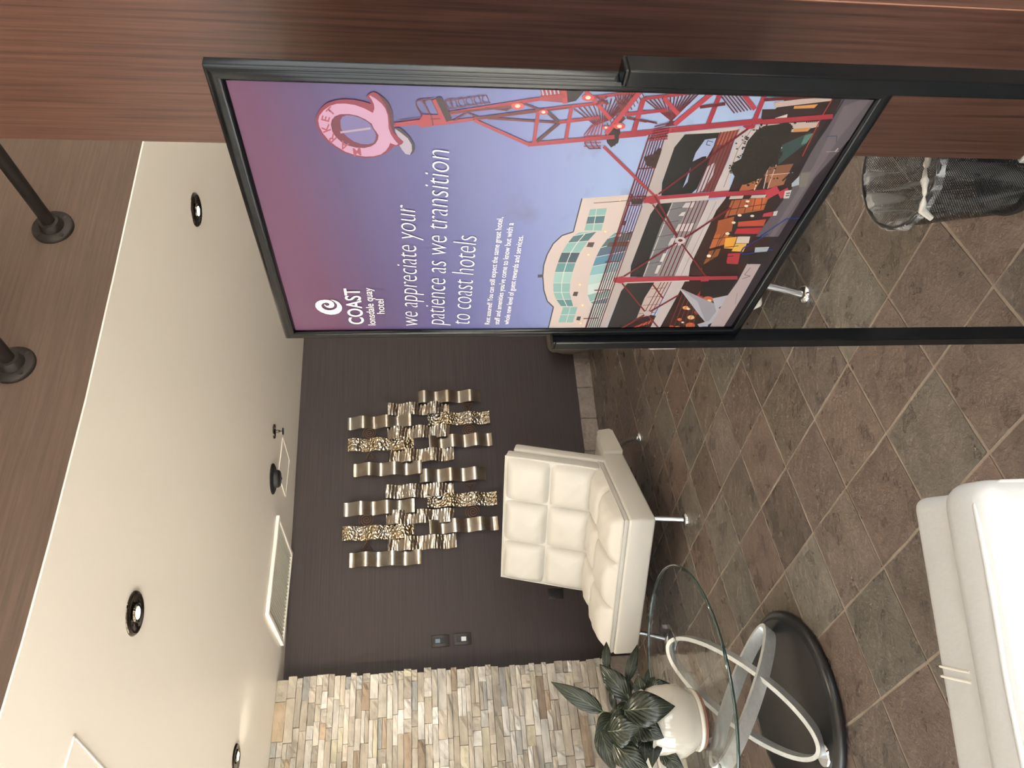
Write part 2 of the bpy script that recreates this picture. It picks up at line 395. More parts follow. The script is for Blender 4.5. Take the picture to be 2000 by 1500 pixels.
sd_.build('wall_side', m_white_wall, kind='structure')
m_pane = sheet_glass('window_glass', (0.97, 0.985, 0.98))
for k, (a, b) in enumerate(LW):
    f = MB()
    for (y0, y1, z0, z1) in ((a, a+.05, LZ0, LZ1), (b-.05, b, LZ0, LZ1), (a+.05, b-.05, LZ0, LZ0+.05), (a+.05, b-.05, LZ1-.05, LZ1), ((a+b)/2-.02, (a+b)/2+.02, LZ0+.05, LZ1-.05)):
        f.box(XL-.10, XL-.04, y0, y1, z0, z1)
    wf = f.build('window_%d' % (k+4), m_black_lac, kind='structure')
    for (y0, y1) in ((a+.05, (a+b)/2-.02), ((a+b)/2+.02, b-.05)):
        MB().box(XL-.074, XL-.068, y0, y1, LZ0+.05, LZ1-.05).build('pane', m_pane, wf)
    portal((XL-.16, (a+b)/2, (LZ0+LZ1)/2), b-a, LZ1-LZ0, -PI/2)
# pale ground outside the windows, added unseen to bounce sun onto the ceiling
m_bounce = plain('bounce_paving', (196, 190, 180), .9, nscale=3, nstr=.2, var=.06)
MB().box(-40, 40, -60, YF-.15, -.14, -.06).build('bounce_ground', m_bounce, kind='structure')
MB().box(-40, XL-.15, YF-.15, 40, -.14, -.06).build('bounce_ground_side', m_bounce, kind='structure')
# glazed front wall behind the camera
WIN = [(-2.4, -0.55), (-0.25, 2.15), (2.45, 4.9)]
fw = MB(); WZ0, WZ1 = 0.25, 2.75
xs = [XL-.15]+[v for a in WIN for v in a]+[XR+.15]
for k in range(0, len(xs), 2): fw.box(xs[k], xs[k+1], YF-.15, YF, 0, ZTOP)
for a, b in WIN: fw.box(a, b, YF-.15, YF, 0, WZ0); fw.box(a, b, YF-.15, YF, WZ1, ZTOP)
fw.build('wall_front', m_white_wall, kind='structure')
for k, (a, b) in enumerate(WIN):
    f = MB()
    for (x0, x1, z0, z1) in ((a, a+.05, WZ0, WZ1), (b-.05, b, WZ0, WZ1), (a+.05, b-.05, WZ0, WZ0+.05), (a+.05, b-.05, WZ1-.05, WZ1), ((a+b)/2-.02, (a+b)/2+.02, WZ0+.05, WZ1-.05)):
        f.box(x0, x1, YF-.10, YF-.04, z0, z1)
    wf = f.build('window_%d' % (k+1), m_black_lac, kind='structure')
    for (x0, x1) in ((a+.05, (a+b)/2-.02), ((a+b)/2+.02, b-.05)):
        MB().box(x0, x1, YF-.074, YF-.068, WZ0+.05, WZ1-.05).build('pane', m_pane, wf)
    portal(((a+b)/2, YF-.16, (WZ0+WZ1)/2), b-a, WZ1-WZ0)

# ------------------------------------------------------------------ wood-clad column
cx, cy0, cy1 = 1.115, 0.803, 1.174
col = empty('wood_column', (cx+.2, (cy0+cy1)/2, 0)); tag(col, 'brown wood veneer column behind the framed sign', 'column')
hy = (cy1-cy0)/2
MB().bbox(-.2, .2, -hy, hy, 0.10, ZTOP, 0.0015, 1, smooth=False).build('veneer_body', m_wood, col)
MB().bbox(-.206, .206, -hy-.006, hy+.006, 0.0, 0.135, 0.004, 2).build('kick_plate', m_silver, col, label='brushed metal kick plate')
MB().box(-.2004, -.1985, -hy-.0006, -hy+.0012, .14, ZTOP-.01).build('edge_band', plain('edge_band', (150, 104, 84), .5), col)

# ------------------------------------------------------------------ pipes on the bulkhead
def pipe(loc, ang, L, label, rz=0.0):
    root = empty('iron_pipe', loc, ang); tag(root, label, 'pipe', 'iron pipes standing out from the papered bulkhead')
    MB().tube([(0, -.006, 0), (0, -L, 0)], 0.0215, 16).build('tube', m_iron, root)
    Mx = Matrix.Rotation(PI/2, 4, 'X')
    MB().lathe([(0.001, -.004), (0.066, -.004), (0.067, .006), (0.062, .012), (0.040, .014), (0.035, .034), (0.031, .040), (0.022, .041)], 28, M=Mx).build('flange', m_iron, root)
    for k in range(4):
        a = PI/4+k*PI/2
        MB().lathe([(0.001, 0), (0.007, 0), (0.0065, .003), (0.001, .004)], 10, M=Matrix.Translation((.053*math.cos(a), -.011, .053*math.sin(a)))@Mx).build('bolt', m_chrome if False else m_iron, root)
    MB().lathe([(0.001, 0), (0.026, 0), (0.026, .03), (0.02, .034), (0.001, .036)], 16, M=Matrix.Translation((0, -L+.02, 0))@Mx).build('end_cap', m_iron, root)
pipe((1.69, 2.196, 2.742), math.radians(-1), 0.95, 'dark iron pipe on a round flange running behind the wood column')
pipe((1.148, 2.173, 2.748), math.radians(7), 0.88, 'dark iron pipe on a round flange farther along the papered bulkhead from the column')

# ------------------------------------------------------------------ ceiling fittings
def downlight(x, y, tilt, label, aim, power):
    root = empty('recessed_downlight', (x, y, ZC)); tag(root, label, 'light', 'recessed downlights in the white ceiling')
    MB().lathe([(0.001, .002), (0.078, .002), (0.078, -.003), (0.072, -.009), (0.062, -.010), (0.054, -.006), (0.001, -.005)], 40).build('trim_ring', m_bronze, root)
    ez = Vector(aim)-Vector((x, y, ZC)); h = Vector((ez.x, ez.y, 0)); h = h.normalized()*min(.016, h.length*.02)
    MB().lathe([(0.030, -.004), (0.036, -.006), (0.034, -.012), (0.029, -.010)], 32, M=Matrix.Translation(h)).build('gimbal', m_bronze, root)
    MB().lathe([(0.001, -.010), (0.022, -.010), (0.029, -.007), (0.029, -.004), (0.001, -.004)], 24, M=Matrix.Translation(h)).build('lens', m_bulb, root)
    s = lamp_spot('downlight_lamp', (x, y, ZC-.022), power, size=2.2, blend=0.8, aim=aim, r=0.028); s.location.z = ZC-.022
downlight(2.29, 2.835, 0, 'recessed downlight with bronze trim nearest the wood column', (2.3, 3.3, 0), 30)
downlight(0.495, 2.807, 0, 'recessed downlight with bronze trim in open ceiling above the glass table', (0.6, 3.2, 0), 30)
downlight(0.017, 4.53, 0, 'recessed downlight with bronze trim near the stone wall', (1.5, 5.6, 0.6), 30)
# return air grille
va = math.atan2(.136, .694)
vc = Vector((1.118, 5.392, ZC))
vent = empty('air_return_grille', vc, va); tag(vent, 'large square white framed air return grille in the ceiling', 'vent')
VW, VD = .70, .62
for (x0, x1, y0, y1) in ((-VW/2, VW/2, -VD/2, -VD/2+.03), (-VW/2, VW/2, VD/2-.03, VD/2), (-VW/2, -VW/2+.03, -VD/2+.03, VD/2-.03), (VW/2-.03, VW/2, -VD/2+.03, VD/2-.03)):
    MB().bbox(x0, x1, y0, y1, -.022, .002, .003, 1, smooth=False).build('frame_rail', m_ceil, vent)
m_filter = plain('filter_mesh', (150, 146, 134), .9, nscale=60, nstr=.3, var=.2)
MB().box(-VW/2+.03, VW/2-.03, -VD/2+.03, VD/2-.03, -.004, .002).build('filter', m_filter, vent)
m_bar = plain('grille_bar', (188, 184, 172), .6)
for k in range(23):
    xx = -VW/2+.03+(k+.5)*(VW-.06)/23
    MB().box(xx-.002, xx+.002, -VD/2+.03, VD/2-.03, -.016, -.003).build('louvre', m_bar, vent)
# access hatch with thin corner lines
def hatch(c, ang, wx, wy, label):
    root = empty('access_hatch', (c[0], c[1], ZC), ang); tag(root, label, 'hatch')
    MB().bbox(-wx/2+.006, wx/2-.006, -wy/2+.006, wy/2-.006, -.003, .002, .001, 1, smooth=False).build('door', m_ceil, root)
    for (x0, x1, y0, y1) in ((-wx/2, wx/2, -wy/2, -wy/2+.004), (-wx/2, wx/2, wy/2-.004, wy/2), (-wx/2, -wx/2+.004, -wy/2, wy/2), (wx/2-.004, wx/2, -wy/2, wy/2)):
        MB().box(x0, x1, y0, y1, -.006, .002).build('frame_bead', m_ceil, root)
hatch((1.922, 5.292), math.atan2(.061, .309), .315, .315, 'small square ceiling access hatch beside the black ceiling speaker')
hatch((-.10, 2.60), math.radians(19), .30, .36, 'square ceiling access hatch close to the curved ceiling edge')
# black ceiling device and sprinkler
sp = empty('ceiling_speaker', (1.712, 4.94, ZC)); tag(sp, 'black round ceiling speaker with a stepped centre', 'speaker')
m_matte = plain('matte_black', (26, 26, 28), .55)
MB().lathe([(0.001, 0.001), (0.105, .001), (0.105, -.006), (0.088, -.014), (0.060, -.017)], 36).build('housing', m_matte, sp)
MB().lathe([(0.062, -.014), (0.060, -.040), (0.050, -.050), (0.001, -.052)], 30).build('dome', m_matte, sp)
MB().lathe([(0.010, -.050), (0.008, -.062), (0.001, -.063)], 12).build('sensor_tip', m_matte, sp)
sk = empty('fire_sprinkler', (2.03, 4.87, ZC)); tag(sk, 'small bronze pendent fire sprinkler in the ceiling', 'sprinkler')
MB().lathe([(0.001, .001), (0.052, .001), (0.050, -.006), (0.030, -.010), (0.012, -.012)], 24).build('escutcheon', m_bronze, sk)
MB().lathe([(0.011, -.010), (0.011, -.034), (0.006, -.040), (0.006, -.058)], 14).build('body', m_bronze, sk)
MB().lathe([(0.001, -.058), (0.026, -.058), (0.026, -.062), (0.001, -.063)], 18).build('deflector', m_bronze, sk)

# ------------------------------------------------------------------ wall plates
m_disp = plain('display_blue', (110, 132, 150), .15, coat=.5)
m_disp2 = plain('display_white', (206, 212, 214), .2, coat=.5)
def wallplate(px, py, wd, hh, label, kind):
    p = at_y(px, py, YB)
    root = empty('wall_plate', (p.x, YB, p.z)); tag(root, label, 'switch' if kind < 2 else 'outlet')
    MB().bbox(-wd/2, wd/2, -.008, 0.0, -hh/2, hh/2, .003, 2).build('plate', m_plate, root)
    MB().bbox(-wd*.24, wd*.24, -.011, -.006, -hh*.33, hh*.33, .001, 1, smooth=False).build('insert', m_matte, root)
    if kind == 0: MB().box(-wd*.16, wd*.16, -.0125, -.0105, hh*.02, hh*.28).build('display', m_disp, root)
    if kind == 1: MB().box(-wd*.18, wd*.18, -.0125, -.0105, -hh*.20, hh*.08).build('display', m_disp2, root)
    if kind == 2:
        for zz in (-hh*.18, hh*.18): MB().lathe([(0.001, 0), (0.014, 0), (0.013, .003), (0.001, .004)], 16, M=Matrix.Translation((0, -.0105, zz))@Matrix.Rotation(PI/2, 4, 'X')).build('socket', m_matte, root)
wallplate(860, 1252, .085, .130, 'dark bronze switch plate with a blue grey display', 0)
wallplate(903.5, 1248, .085, .128, 'dark bronze switch plate with a white glowing square', 1)
wallplate(1085, 1160, .08, .115, 'black power outlet low on the wall behind the white chair', 2)

# ------------------------------------------------------------------ metal wall sculptures
def metal(name, c0, c1, scale, rough, bdist, kind):
    m, t, b = nt(name); b.inputs['Metallic'].default_value = 1.0; b.inputs['Roughness'].default_value = rough
    tc = N(t, 'ShaderNodeTexCoord'); mp = N(t, 'ShaderNodeMapping'); mp.inputs['Scale'].default_value = scale; t.links.new(tc.outputs['Object'], mp.inputs[0])
    if kind == 'hammer':
        tx = N(t, 'ShaderNodeTexVoronoi'); tx.feature = 'SMOOTH_F1'; tx.inputs['Scale'].default_value = 1; out = tx.outputs['Distance']
    else:
        tx = N(t, 'ShaderNodeTexNoise'); tx.inputs['Scale'].default_value = 1; tx.inputs['Detail'].default_value = 3; out = tx.outputs['Fac']
    t.links.new(mp.outputs[0], tx.inputs['Vector'])
    n2 = N(t, 'ShaderNodeTexNoise'); n2.inputs['Scale'].default_value = 9; t.links.new(tc.outputs['Object'], n2.inputs['Vector'])
    cr = N(t, 'ShaderNodeValToRGB'); e = cr.color_ramp.elements; e[0].position = .38; e[0].color = rgba(c0); e[1].position = .62; e[1].color = rgba(c1)
    t.links.new(n2.outputs['Fac'], cr.inputs['Fac']); t.links.new(cr.outputs[0], b.inputs['Base Color'])
    bump(t, b, out, .9, bdist); return m
m_strip = metal('brushed_strip', (200, 195, 188), (186, 172, 154), (200, 200, 6), .20, .0012, 'brush')
m_rib = metal('ribbed_strip', (210, 205, 198), (198, 182, 162), (40, 40, 90), .20, .004, 'rib')
m_ham = metal('hammered_strip', (210, 205, 196), (204, 184, 152), (62, 62, 62), .18, .02, 'hammer')
m_copper = plain('aged_copper', (128, 92, 70), .4, metal=.5)
def strip(root, x0, z0, x1, z1, wd, mat, amp, waves, ph):
    """wavy ribbon of sheet metal from its top to its bottom end"""
    a = Vector((x0, 0, z0)); b = Vector((x1, 0, z1)); L = (b-a).length; t = (b-a)/L; s = Vector((t.z, 0, -t.x))
    if s.x < 0: s = -s
    n = 48; mb = MB(); th = .0016
    off = [-.038-amp*math.sin(ph+waves*2*PI*k/n) for k in range(n+1)]
    for side in (0, 1):
        pass
    def fn(u, v):
        if mat is m_rib: rp = .0042*math.sin(u*2*PI*20+2.2*math.sin(v*5))
        else: rp = 0
        k = u*n; i = min(int(k), n-1); y = off[i]*(1-(k-i))+off[i+1]*(k-i)
        p = a+t*(L*u)+s*((v-.5)*wd); p.y = y+rp; return p
    nu = 104 if mat is m_rib else 48
    mb.grid(fn, nu, 3)
    base = len(mb.v); front = [p.copy() for p in mb.v]
    fs = list(mb.f)
    for p in front: q = p.copy(); q.y += th; mb.v.append(q)
    for f in fs: mb.f.append([i+base for i in reversed(f)]); mb.sm.append(True)
    W = nu+1
    loop = list(range(W))+[j*W+nu for j in range(1, 4)]+[3*W+i for i in range(nu-1, -1, -1)]+[j*W for j in range(2, 0, -1)]
    for k in range(len(loop)):
        i, j = loop[k], loop[(k+1) % len(loop)]; mb.f.append([i, j, j+base, i+base]); mb.sm.append(False)
    o = mb.build({m_strip: 'smooth_strip', m_rib: 'ribbed_strip', m_ham: 'hammered_strip'}[mat], mat, root)
    # two small stand-offs carry the ribbon on the wall
    for q in (.3, .7):
        pt = fn(q, .5); MB().tube([(pt.x, pt.y+.002, pt.z), (pt.x, 0, pt.z)], .003, 6).build('stand_off', m_copper, o)
def spiral(root, c, r):
    pts = [Vector((c.x+r*(k/70)*math.cos(k*.30), -.022, c.z+r*(k/70)*math.sin(k*.30))) for k in range(3, 71)]
    MB().tube(pts, .0028, 6).build('wire_spiral', m_copper, root)
def triangle(root, c, r, up):
    pts = []
    for k in range(9):
        a = (PI if up < 0 else 0.0) + k*2*PI/3; rr = r*(1-.10*k); pts.append(Vector((c.x+rr*math.cos(a), -.022, c.z+rr*math.sin(a))))
    MB().tube(pts, .0028, 6).build('wire_triangle', m_copper, root)
WD = .112
def sculpture(items, spir, tri, label):
    px = [at_y(i[0], i[2], YB-.035) for i in items]
    cx_ = sum(p.x for p in px)/len(px); root = empty('wall_sculpture', (cx_, YB, 1.25)); tag(root, label, 'wall art', 'metal strip sculptures on the dark wall')
    O = Vector((cx_, 0, 1.25))
    for k, (xa, xb, ya, yb, mt) in enumerate(items):
        A = at_y(xa, ya, YB-.035)-O; B = at_y(xb, yb, YB-.035)-O
        strip(root, A.x, A.z, B.x, B.z, WD, mt, .017, 2.7, k*1.3)
    for (x, y, r) in spir: spiral(root, at_y(x, y, YB-.02)-O, r)
    for (x, y, r, up) in tri: triangle(root, at_y(x, y, YB-.02)-O, r, up)
S, R_, H_ = m_strip, m_rib, m_ham
sculpture([(817, 938, 776, 773, S), (758, 877, 800, 796, R_), (835, 956, 819, 815, H_), (679, 803, 827, 821, S), (757, 879, 846, 841, R_), (680, 808, 870, 866, H_),
           (838, 961, 864, 857, S), (760, 886, 891, 886, R_), (690, 824, 918, 913, S)],
          [(917, 840, .058), (722, 846, .058)], [(912, 793, .062, -1), (724, 893, .062, 1)], 'metal wall sculpture of wavy strips closest to the framed sign')
sculpture([(820, 949, 930, 924, S), (754, 886, 961, 955, R_), (835, 970, 978, 973, H_), (671, 810, 995, 988, S), (754, 888, 1011, 1006, R_), (669, 808, 1043, 1037, H_),
           (839, 973, 1030, 1021, S), (757, 891, 1063, 1056, R_), (682, 823, 1094, 1088, S)],
          [(924, 1000, .062), (716, 1015, .062)], [(917, 950, .066, -1), (718, 1070, .066, 1)], 'metal wall sculpture of wavy strips above the tufted white chair')

# ------------------------------------------------------------------ tufted lounge chairs
def pad(mb, fnmap, nu, nv, cu, cv, t, edge=0.03, res=14, seam=0.78):
    """tufted pad: fnmap(u, v, h) gives the point; h is height over the pad base"""
    def hgt(u, v):
        a = abs(2*((u*nu) % 1.0)-1) if 0 < u < 1 else 1
        b = abs(2*((v*nv) % 1.0)-1) if 0 < v < 1 else 1
        inner = ((1-a**5)*(1-b**5))
        e = min(u*cu, (1-u)*cu, v*cv, (1-v)*cv)
        er = min(1, e/edge); rnd = math.sqrt(max(0, 1-(1-er)**2))
        hb = t*(1-seam+seam*inner**.55)
        cell = .10*t*((1-a*a)*(1-b*b))
        wr = .05*t*math.sin(u*cu*31+v*cv*17)*math.sin(v*cv*23-u*cu*9)+.03*t*math.sin(u*cu*67-v*cv*51)
        return (hb+cell+wr*inner)*(0.22+0.78*rnd)
    mb.grid(lambda u, v: fnmap(u, v, hgt(u, v)), nu*res, nv*res)
    return hgt
def make_chair():
    root = empty('lounge_chair')
    W = 1.0
    MB().bbox(0.0, 0.74, 0.0, W, 0.20, 0.352, 0.014, 3).build('seat_base', m_leather, root)
    # lower end of the back shell, standing out behind the seat
    mb = MB(); prof = [(.74, .335), (.80, .335), (1.00, .318), (1.03, .30), (1.045, .225), (1.02, .205), (.74, .205)]
    vs = []
    for y in (-.02, W+.02): vs += [(x, y, z) for x, z in prof]
    n = len(prof); mb.add(vs, [tuple(range(n)), tuple(range(2*n-1, n-1, -1))]+[(i, (i+1) % n, n+(i+1) % n, n+i) for i in range(n)]); mb.build('rear_base', m_leather, root)
    # seat cushion
    sc = MB()
    x0, x1, y0, y1 = .008, .70, .008, W-.008
    h = pad(sc, lambda u, v, hh: Vector((x0+(x1-x0)*u, y0+(y1-y0)*v, .362+hh+.018*math.sin(PI*min(1, u*1.15)))), 2, 3, x1-x0, y1-y0, .076, edge=.075)
    sc.bbox(x0, x1, y0, y1, .350, .384, .010, 2)
    so = sc.build('seat_cushion', m_leather, root)
    pp = []
    for (a, b) in (((x0, y0), (x1, y0)), ((x1, y0), (x1, y1)), ((x1, y1), (x0, y1)), ((x0, y1), (x0, y0))): pp += [Vector((a[0]+(b[0]-a[0])*k/8, a[1]+(b[1]-a[1])*k/8, .384)) for k in range(8)]
    MB().tube(pp, .005, 6, closed=True).build('piping', m_leather, so)
    # reclined back: local frame origin at the crease
    th = math.radians(19); Mb = Matrix.Translation((.660, 0, .385))@Matrix.Rotation(th, 4, 'Y')   # local z climbs the back, -x faces the sitter
    bc = MB(); BH = .60
    pad(bc, lambda u, v, hh: Mb@Vector((-.055-hh, .012+(W-.024)*v, -.01+BH*u)), 2, 3, BH, W-.024, .074, edge=.075)
    bc.bbox(-.080, 0.0, .012, W-.012, -.01, BH-.01, .012, 2, M=Mb)
    bo = bc.build('back_cushion', m_leather, root)
    pp = []
    z0, z1, yy0, yy1 = -.01, BH-.01, .014, W-.014
    for (a, b) in (((yy0, z0), (yy1, z0)), ((yy1, z0), (yy1, z1)), ((yy1, z1), (yy0, z1)), ((yy0, z1), (yy0, z0))): pp += [Mb@Vector((-.078, a[0]+(b[0]-a[0])*k/8, a[1]+(b[1]-a[1])*k/8)) for k in range(8)]
    MB().tube(pp, .005, 6, closed=True).build('piping', m_leather, bo)
    MB().bbox(0.0, .075, 0.0, W, -.05, BH-.045, .014, 3, M=Mb).build('back_shell', m_leather, root)
    # chrome legs on round feet
    def leg(pts):
        l = MB().tube(pts, .0155, 12).build('leg', m_chrome, root)
        f = pts[-1]; MB().lathe([(0.001, .020), (0.018, .020), (0.030, .015), (0.037, .007), (0.037, 0.0), (0.001, 0.0)], 24, M=Matrix.Translation((f[0], f[1], 0))).build('foot', m_chrome, l)
    for y, s in ((.07, -1), (W-.07, 1)):
        leg([(.11, y, .205), (.095, y+s*.004, .14), (.075, y+s*.012, .07), (.058, y+s*.018, .012)])
        leg([(.86, y, .21), (.92, y, .19), (.99, y+s*.01, .13), (1.03, y+s*.012, .06), (1.045, y+s*.012, .012)])
    return root
GC = 'tufted white lounge chairs on the slate floor'
ch = make_chair()
def put(o, A, d, label):
    o.location = (A[0], A[1], 0.001); o.rotation_euler = (0, 0, math.atan2(d[1], d[0])); tag(o, label, 'chair', GC)
put(ch, (1.07, 3.985), (.773, .634), 'tufted white leather lounge chair under the metal wall sculptures')
c2 = copy_tree(ch); put(c2, (1.425, 2.30), (.945, -.327), 'tufted white lounge chair standing behind the framed sign')
c3 = copy_tree(ch); put(c3, (-.22, 5.10), (-.97, -.23), 'tufted white lounge chair in front of the stone wall behind the plant')

# ------------------------------------------------------------------ taupe pouf by the wall, mostly hidden by the sign
pf = empty('round_pouf', (3.24, 5.49, 0)); tag(pf, 'taupe round pouf against the dark wall behind the framed sign', 'pouf')
MB().lathe([(0.001, .02), (0.20, .02), (0.235, .04), (0.262, .12), (0.272, .20), (0.268, .28), (0.250, .345), (0.23, .36)], 40).build('body', m_taupe, pf)
MB().lathe([(0.254, .335), (0.256, .362), (0.24, .385), (0.15, .40), (0.001, .405)], 40).build('top_cushion', m_taupe, pf)
MB().lathe([(0.001, 0.0), (0.19, 0.0), (0.195, .022), (0.001, .024)], 32).build('plinth', m_rim, pf)

# ------------------------------------------------------------------ glass coffee table
GT = Vector((0.133, 3.20, 0)); GZ = .452; GR = .51
tb_ = empty('coffee_table', (GT.x, GT.y, 0)); tag(tb_, 'round glass coffee table with crossed silver hoops on black base', 'table')
gt = MB().lathe([(0.001, GZ-.012), (GR-.004, GZ-.012), (GR-.004, GZ), (0.001, GZ)], 96, smooth=False).build('glass_top', m_glass, tb_)
MB().lathe([(GR-.004, GZ-.0125), (GR-.001, GZ-.011), (GR, GZ-.007), (GR, GZ-.005), (GR-.001, GZ-.001), (GR-.004, GZ+.0005)], 96, caps=False).build('polished_edge', m_gedge, gt)
BC = Vector((.055, 3.165, 0))-GT; BC.z = 0
MB().lathe([(0.001, 0.0), (.355, 0.0), (.368, .008), (.370, .022), (.362, .034), (.345, .040), (.335, .0405), (.332, .037), (.001, .037)], 72, M=Matrix.Translation(BC)).build('base', m_black_lac, tb_)
def hoop(bot, top, s, wd, th, name='hoop', disc=True):
    bot = Vector(bot)-GT; top = Vector(top)-GT; c = (bot+top)/2; Lh = (top-bot)/2; s = Vector(s); nrm = Lh.cross(s).normalized()
    n = 72; mb = MB(); vs = []
    for k in range(n):
        a = 2*PI*k/n; p = c+Lh*math.cos(a)+s*math.sin(a)
        tg = (-Lh*math.sin(a)+s*math.cos(a)).normalized(); rad = tg.cross(nrm).normalized()
        for (i, j) in ((-1, -1), (1, -1), (1, 1), (-1, 1)): vs.append(p+nrm*(wd/2*i)+rad*(th/2*j))
    fs = []
    for k in range(n):
        j = (k+1) % n
        for q in range(4): fs.append((k*4+q, k*4+(q+1) % 4, j*4+(q+1) % 4, j*4+q))
    mb.add(vs, fs, True); o = mb.build(name, m_silver, tb_)
    Mt = Matrix.Translation((top.x, top.y, GZ-.0125))
    MB().lathe([(0.001, 0), (.046, 0), (.047, -.004), (.044, -.009), (.001, -.010)], 32, M=Mt).build('glass_disc', m_chrome, o)
    if disc: MB().lathe([(0.001, .046), (.040, .046), (.043, .042), (.044, .0375), (.001, .037)], 32, M=Matrix.Translation((bot.x, bot.y, 0))).build('base_disc', m_chrome, o)
hoop((-.125, 2.955, .062), (.345, 3.31, .432), (-.060, .088, .062), .054, .016)
hoop((.355, 3.16, .062), (-.145, 3.02, .432), (-.030, -.088, .0), .054, .016, disc=False)

# ------------------------------------------------------------------ potted plant on the glass
PX = at_z(1380, 1400, GZ+.004)
PX = Vector((PX.x-.005, PX.y+.095, GZ+.001))
pot = empty('potted_plant', PX); tag(pot, 'peace lily with dark green leaves in glossy cream pot on glass table', 'plant')
MB().lathe([(0.001, .028), (.098, .028), (.112, .045), (.132, .085), (.138, .125), (.133, .165), (.122, .195), (.116, .205), (.118, .212), (.122, .218), (.117, .222), (.108, .215), (.106, .19), (.001, .188)], 56).build('pot', m_ceramic, pot)
MB().lathe([(0.001, .012), (.104, .012), (.112, .016), (.114, .024), (.110, .030), (.098, .030), (.094, .028), (.001, .028)], 48).build('saucer', m_ceramic, pot, label='cream saucer rim')
MB().lathe([(0.001, 0.0), (.100, 0.0), (.106, .004), (.106, .013), (.001, .013)], 48).build('saucer_foot', m_clay, pot, label='unglazed brown foot ring')
MB().lathe([(0.001, .200), (.06, .198), (.107, .192)], 32).build('soil', m_soil, pot)
def leafmat():
    m, t, b = nt('leaf_green'); tc = N(t, 'ShaderNodeTexCoord'); uv = N(t, 'ShaderNodeUVMap')
    sx = N(t, 'ShaderNodeSeparateXYZ'); t.links.new(uv.outputs[0], sx.inputs[0])
    # side veins: v + |u| slant
    ab = N(t, 'ShaderNodeMath', operation='ABSOLUTE'); t.links.new(sx.outputs[0], ab.inputs[0])
    m1 = N(t, 'ShaderNodeMath', operation='MULTIPLY'); m1.inputs[1].default_value = -.55; t.links.new(ab.outputs[0], m1.inputs[0])
    ad = N(t, 'ShaderNodeMath', operation='ADD'); t.links.new(sx.outputs[1], ad.inputs[0]); t.links.new(m1.outputs[0], ad.inputs[1])
    m2 = N(t, 'ShaderNodeMath', operation='MULTIPLY'); m2.inputs[1].default_value = 42; t.links.new(ad.outputs[0], m2.inputs[0])
    sn_ = N(t, 'ShaderNodeMath', operation='SINE'); t.links.new(m2.outputs[0], sn_.inputs[0])
    cr = N(t, 'ShaderNodeValToRGB'); e = cr.color_ramp.elements; e[0].position = .55; e[0].color = rgba((32, 38, 29)); e[1].position = 1.0; e[1].color = rgba((54, 59, 43))
    mr = N(t, 'ShaderNodeMapRange'); mr.inputs['From Min'].default_value = -1; t.links.new(sn_.outputs[0], mr.inputs['Value']); t.links.new(mr.outputs[0], cr.inputs['Fac'])
    # pale midrib
    lt = N(t, 'ShaderNodeMath', operation='LESS_THAN'); lt.inputs[1].default_value = .035; t.links.new(ab.outputs[0], lt.inputs[0])
    mx = N(t, 'ShaderNodeMix', data_type='RGBA'); mx.inputs['B'].default_value = rgba((84, 92, 74)); t.links.new(lt.outputs[0], mx.inputs['Factor']); t.links.new(cr.outputs[0], mx.inputs['A'])
    oi = N(t, 'ShaderNodeObjectInfo'); hs = N(t, 'ShaderNodeHueSaturation'); mrr = N(t, 'ShaderNodeMapRange'); mrr.inputs['To Min'].default_value = .75; mrr.inputs['To Max'].default_value = 1.2
    t.links.new(oi.outputs['Random'], mrr.inputs['Value']); t.links.new(mrr.outputs[0], hs.inputs['Value']); t.links.new(mx.outputs['Result'], hs.inputs['Color'])
    t.links.new(hs.outputs[0], b.inputs['Base Color']); b.inputs['Roughness'].default_value = .27; b.inputs['Specular IOR Level'].default_value = .5
    bump(t, b, mr.outputs[0], .35, .003); return m
m_leaf = leafmat(); m_stem = plain('leaf_stalk', (62, 84, 48), .5)
CAMP = Vector((0, 0, CAMH))
def cpt(x, y, s=5.77, ox=1050, oy=1240): return (ox+x/s, oy+y/s)
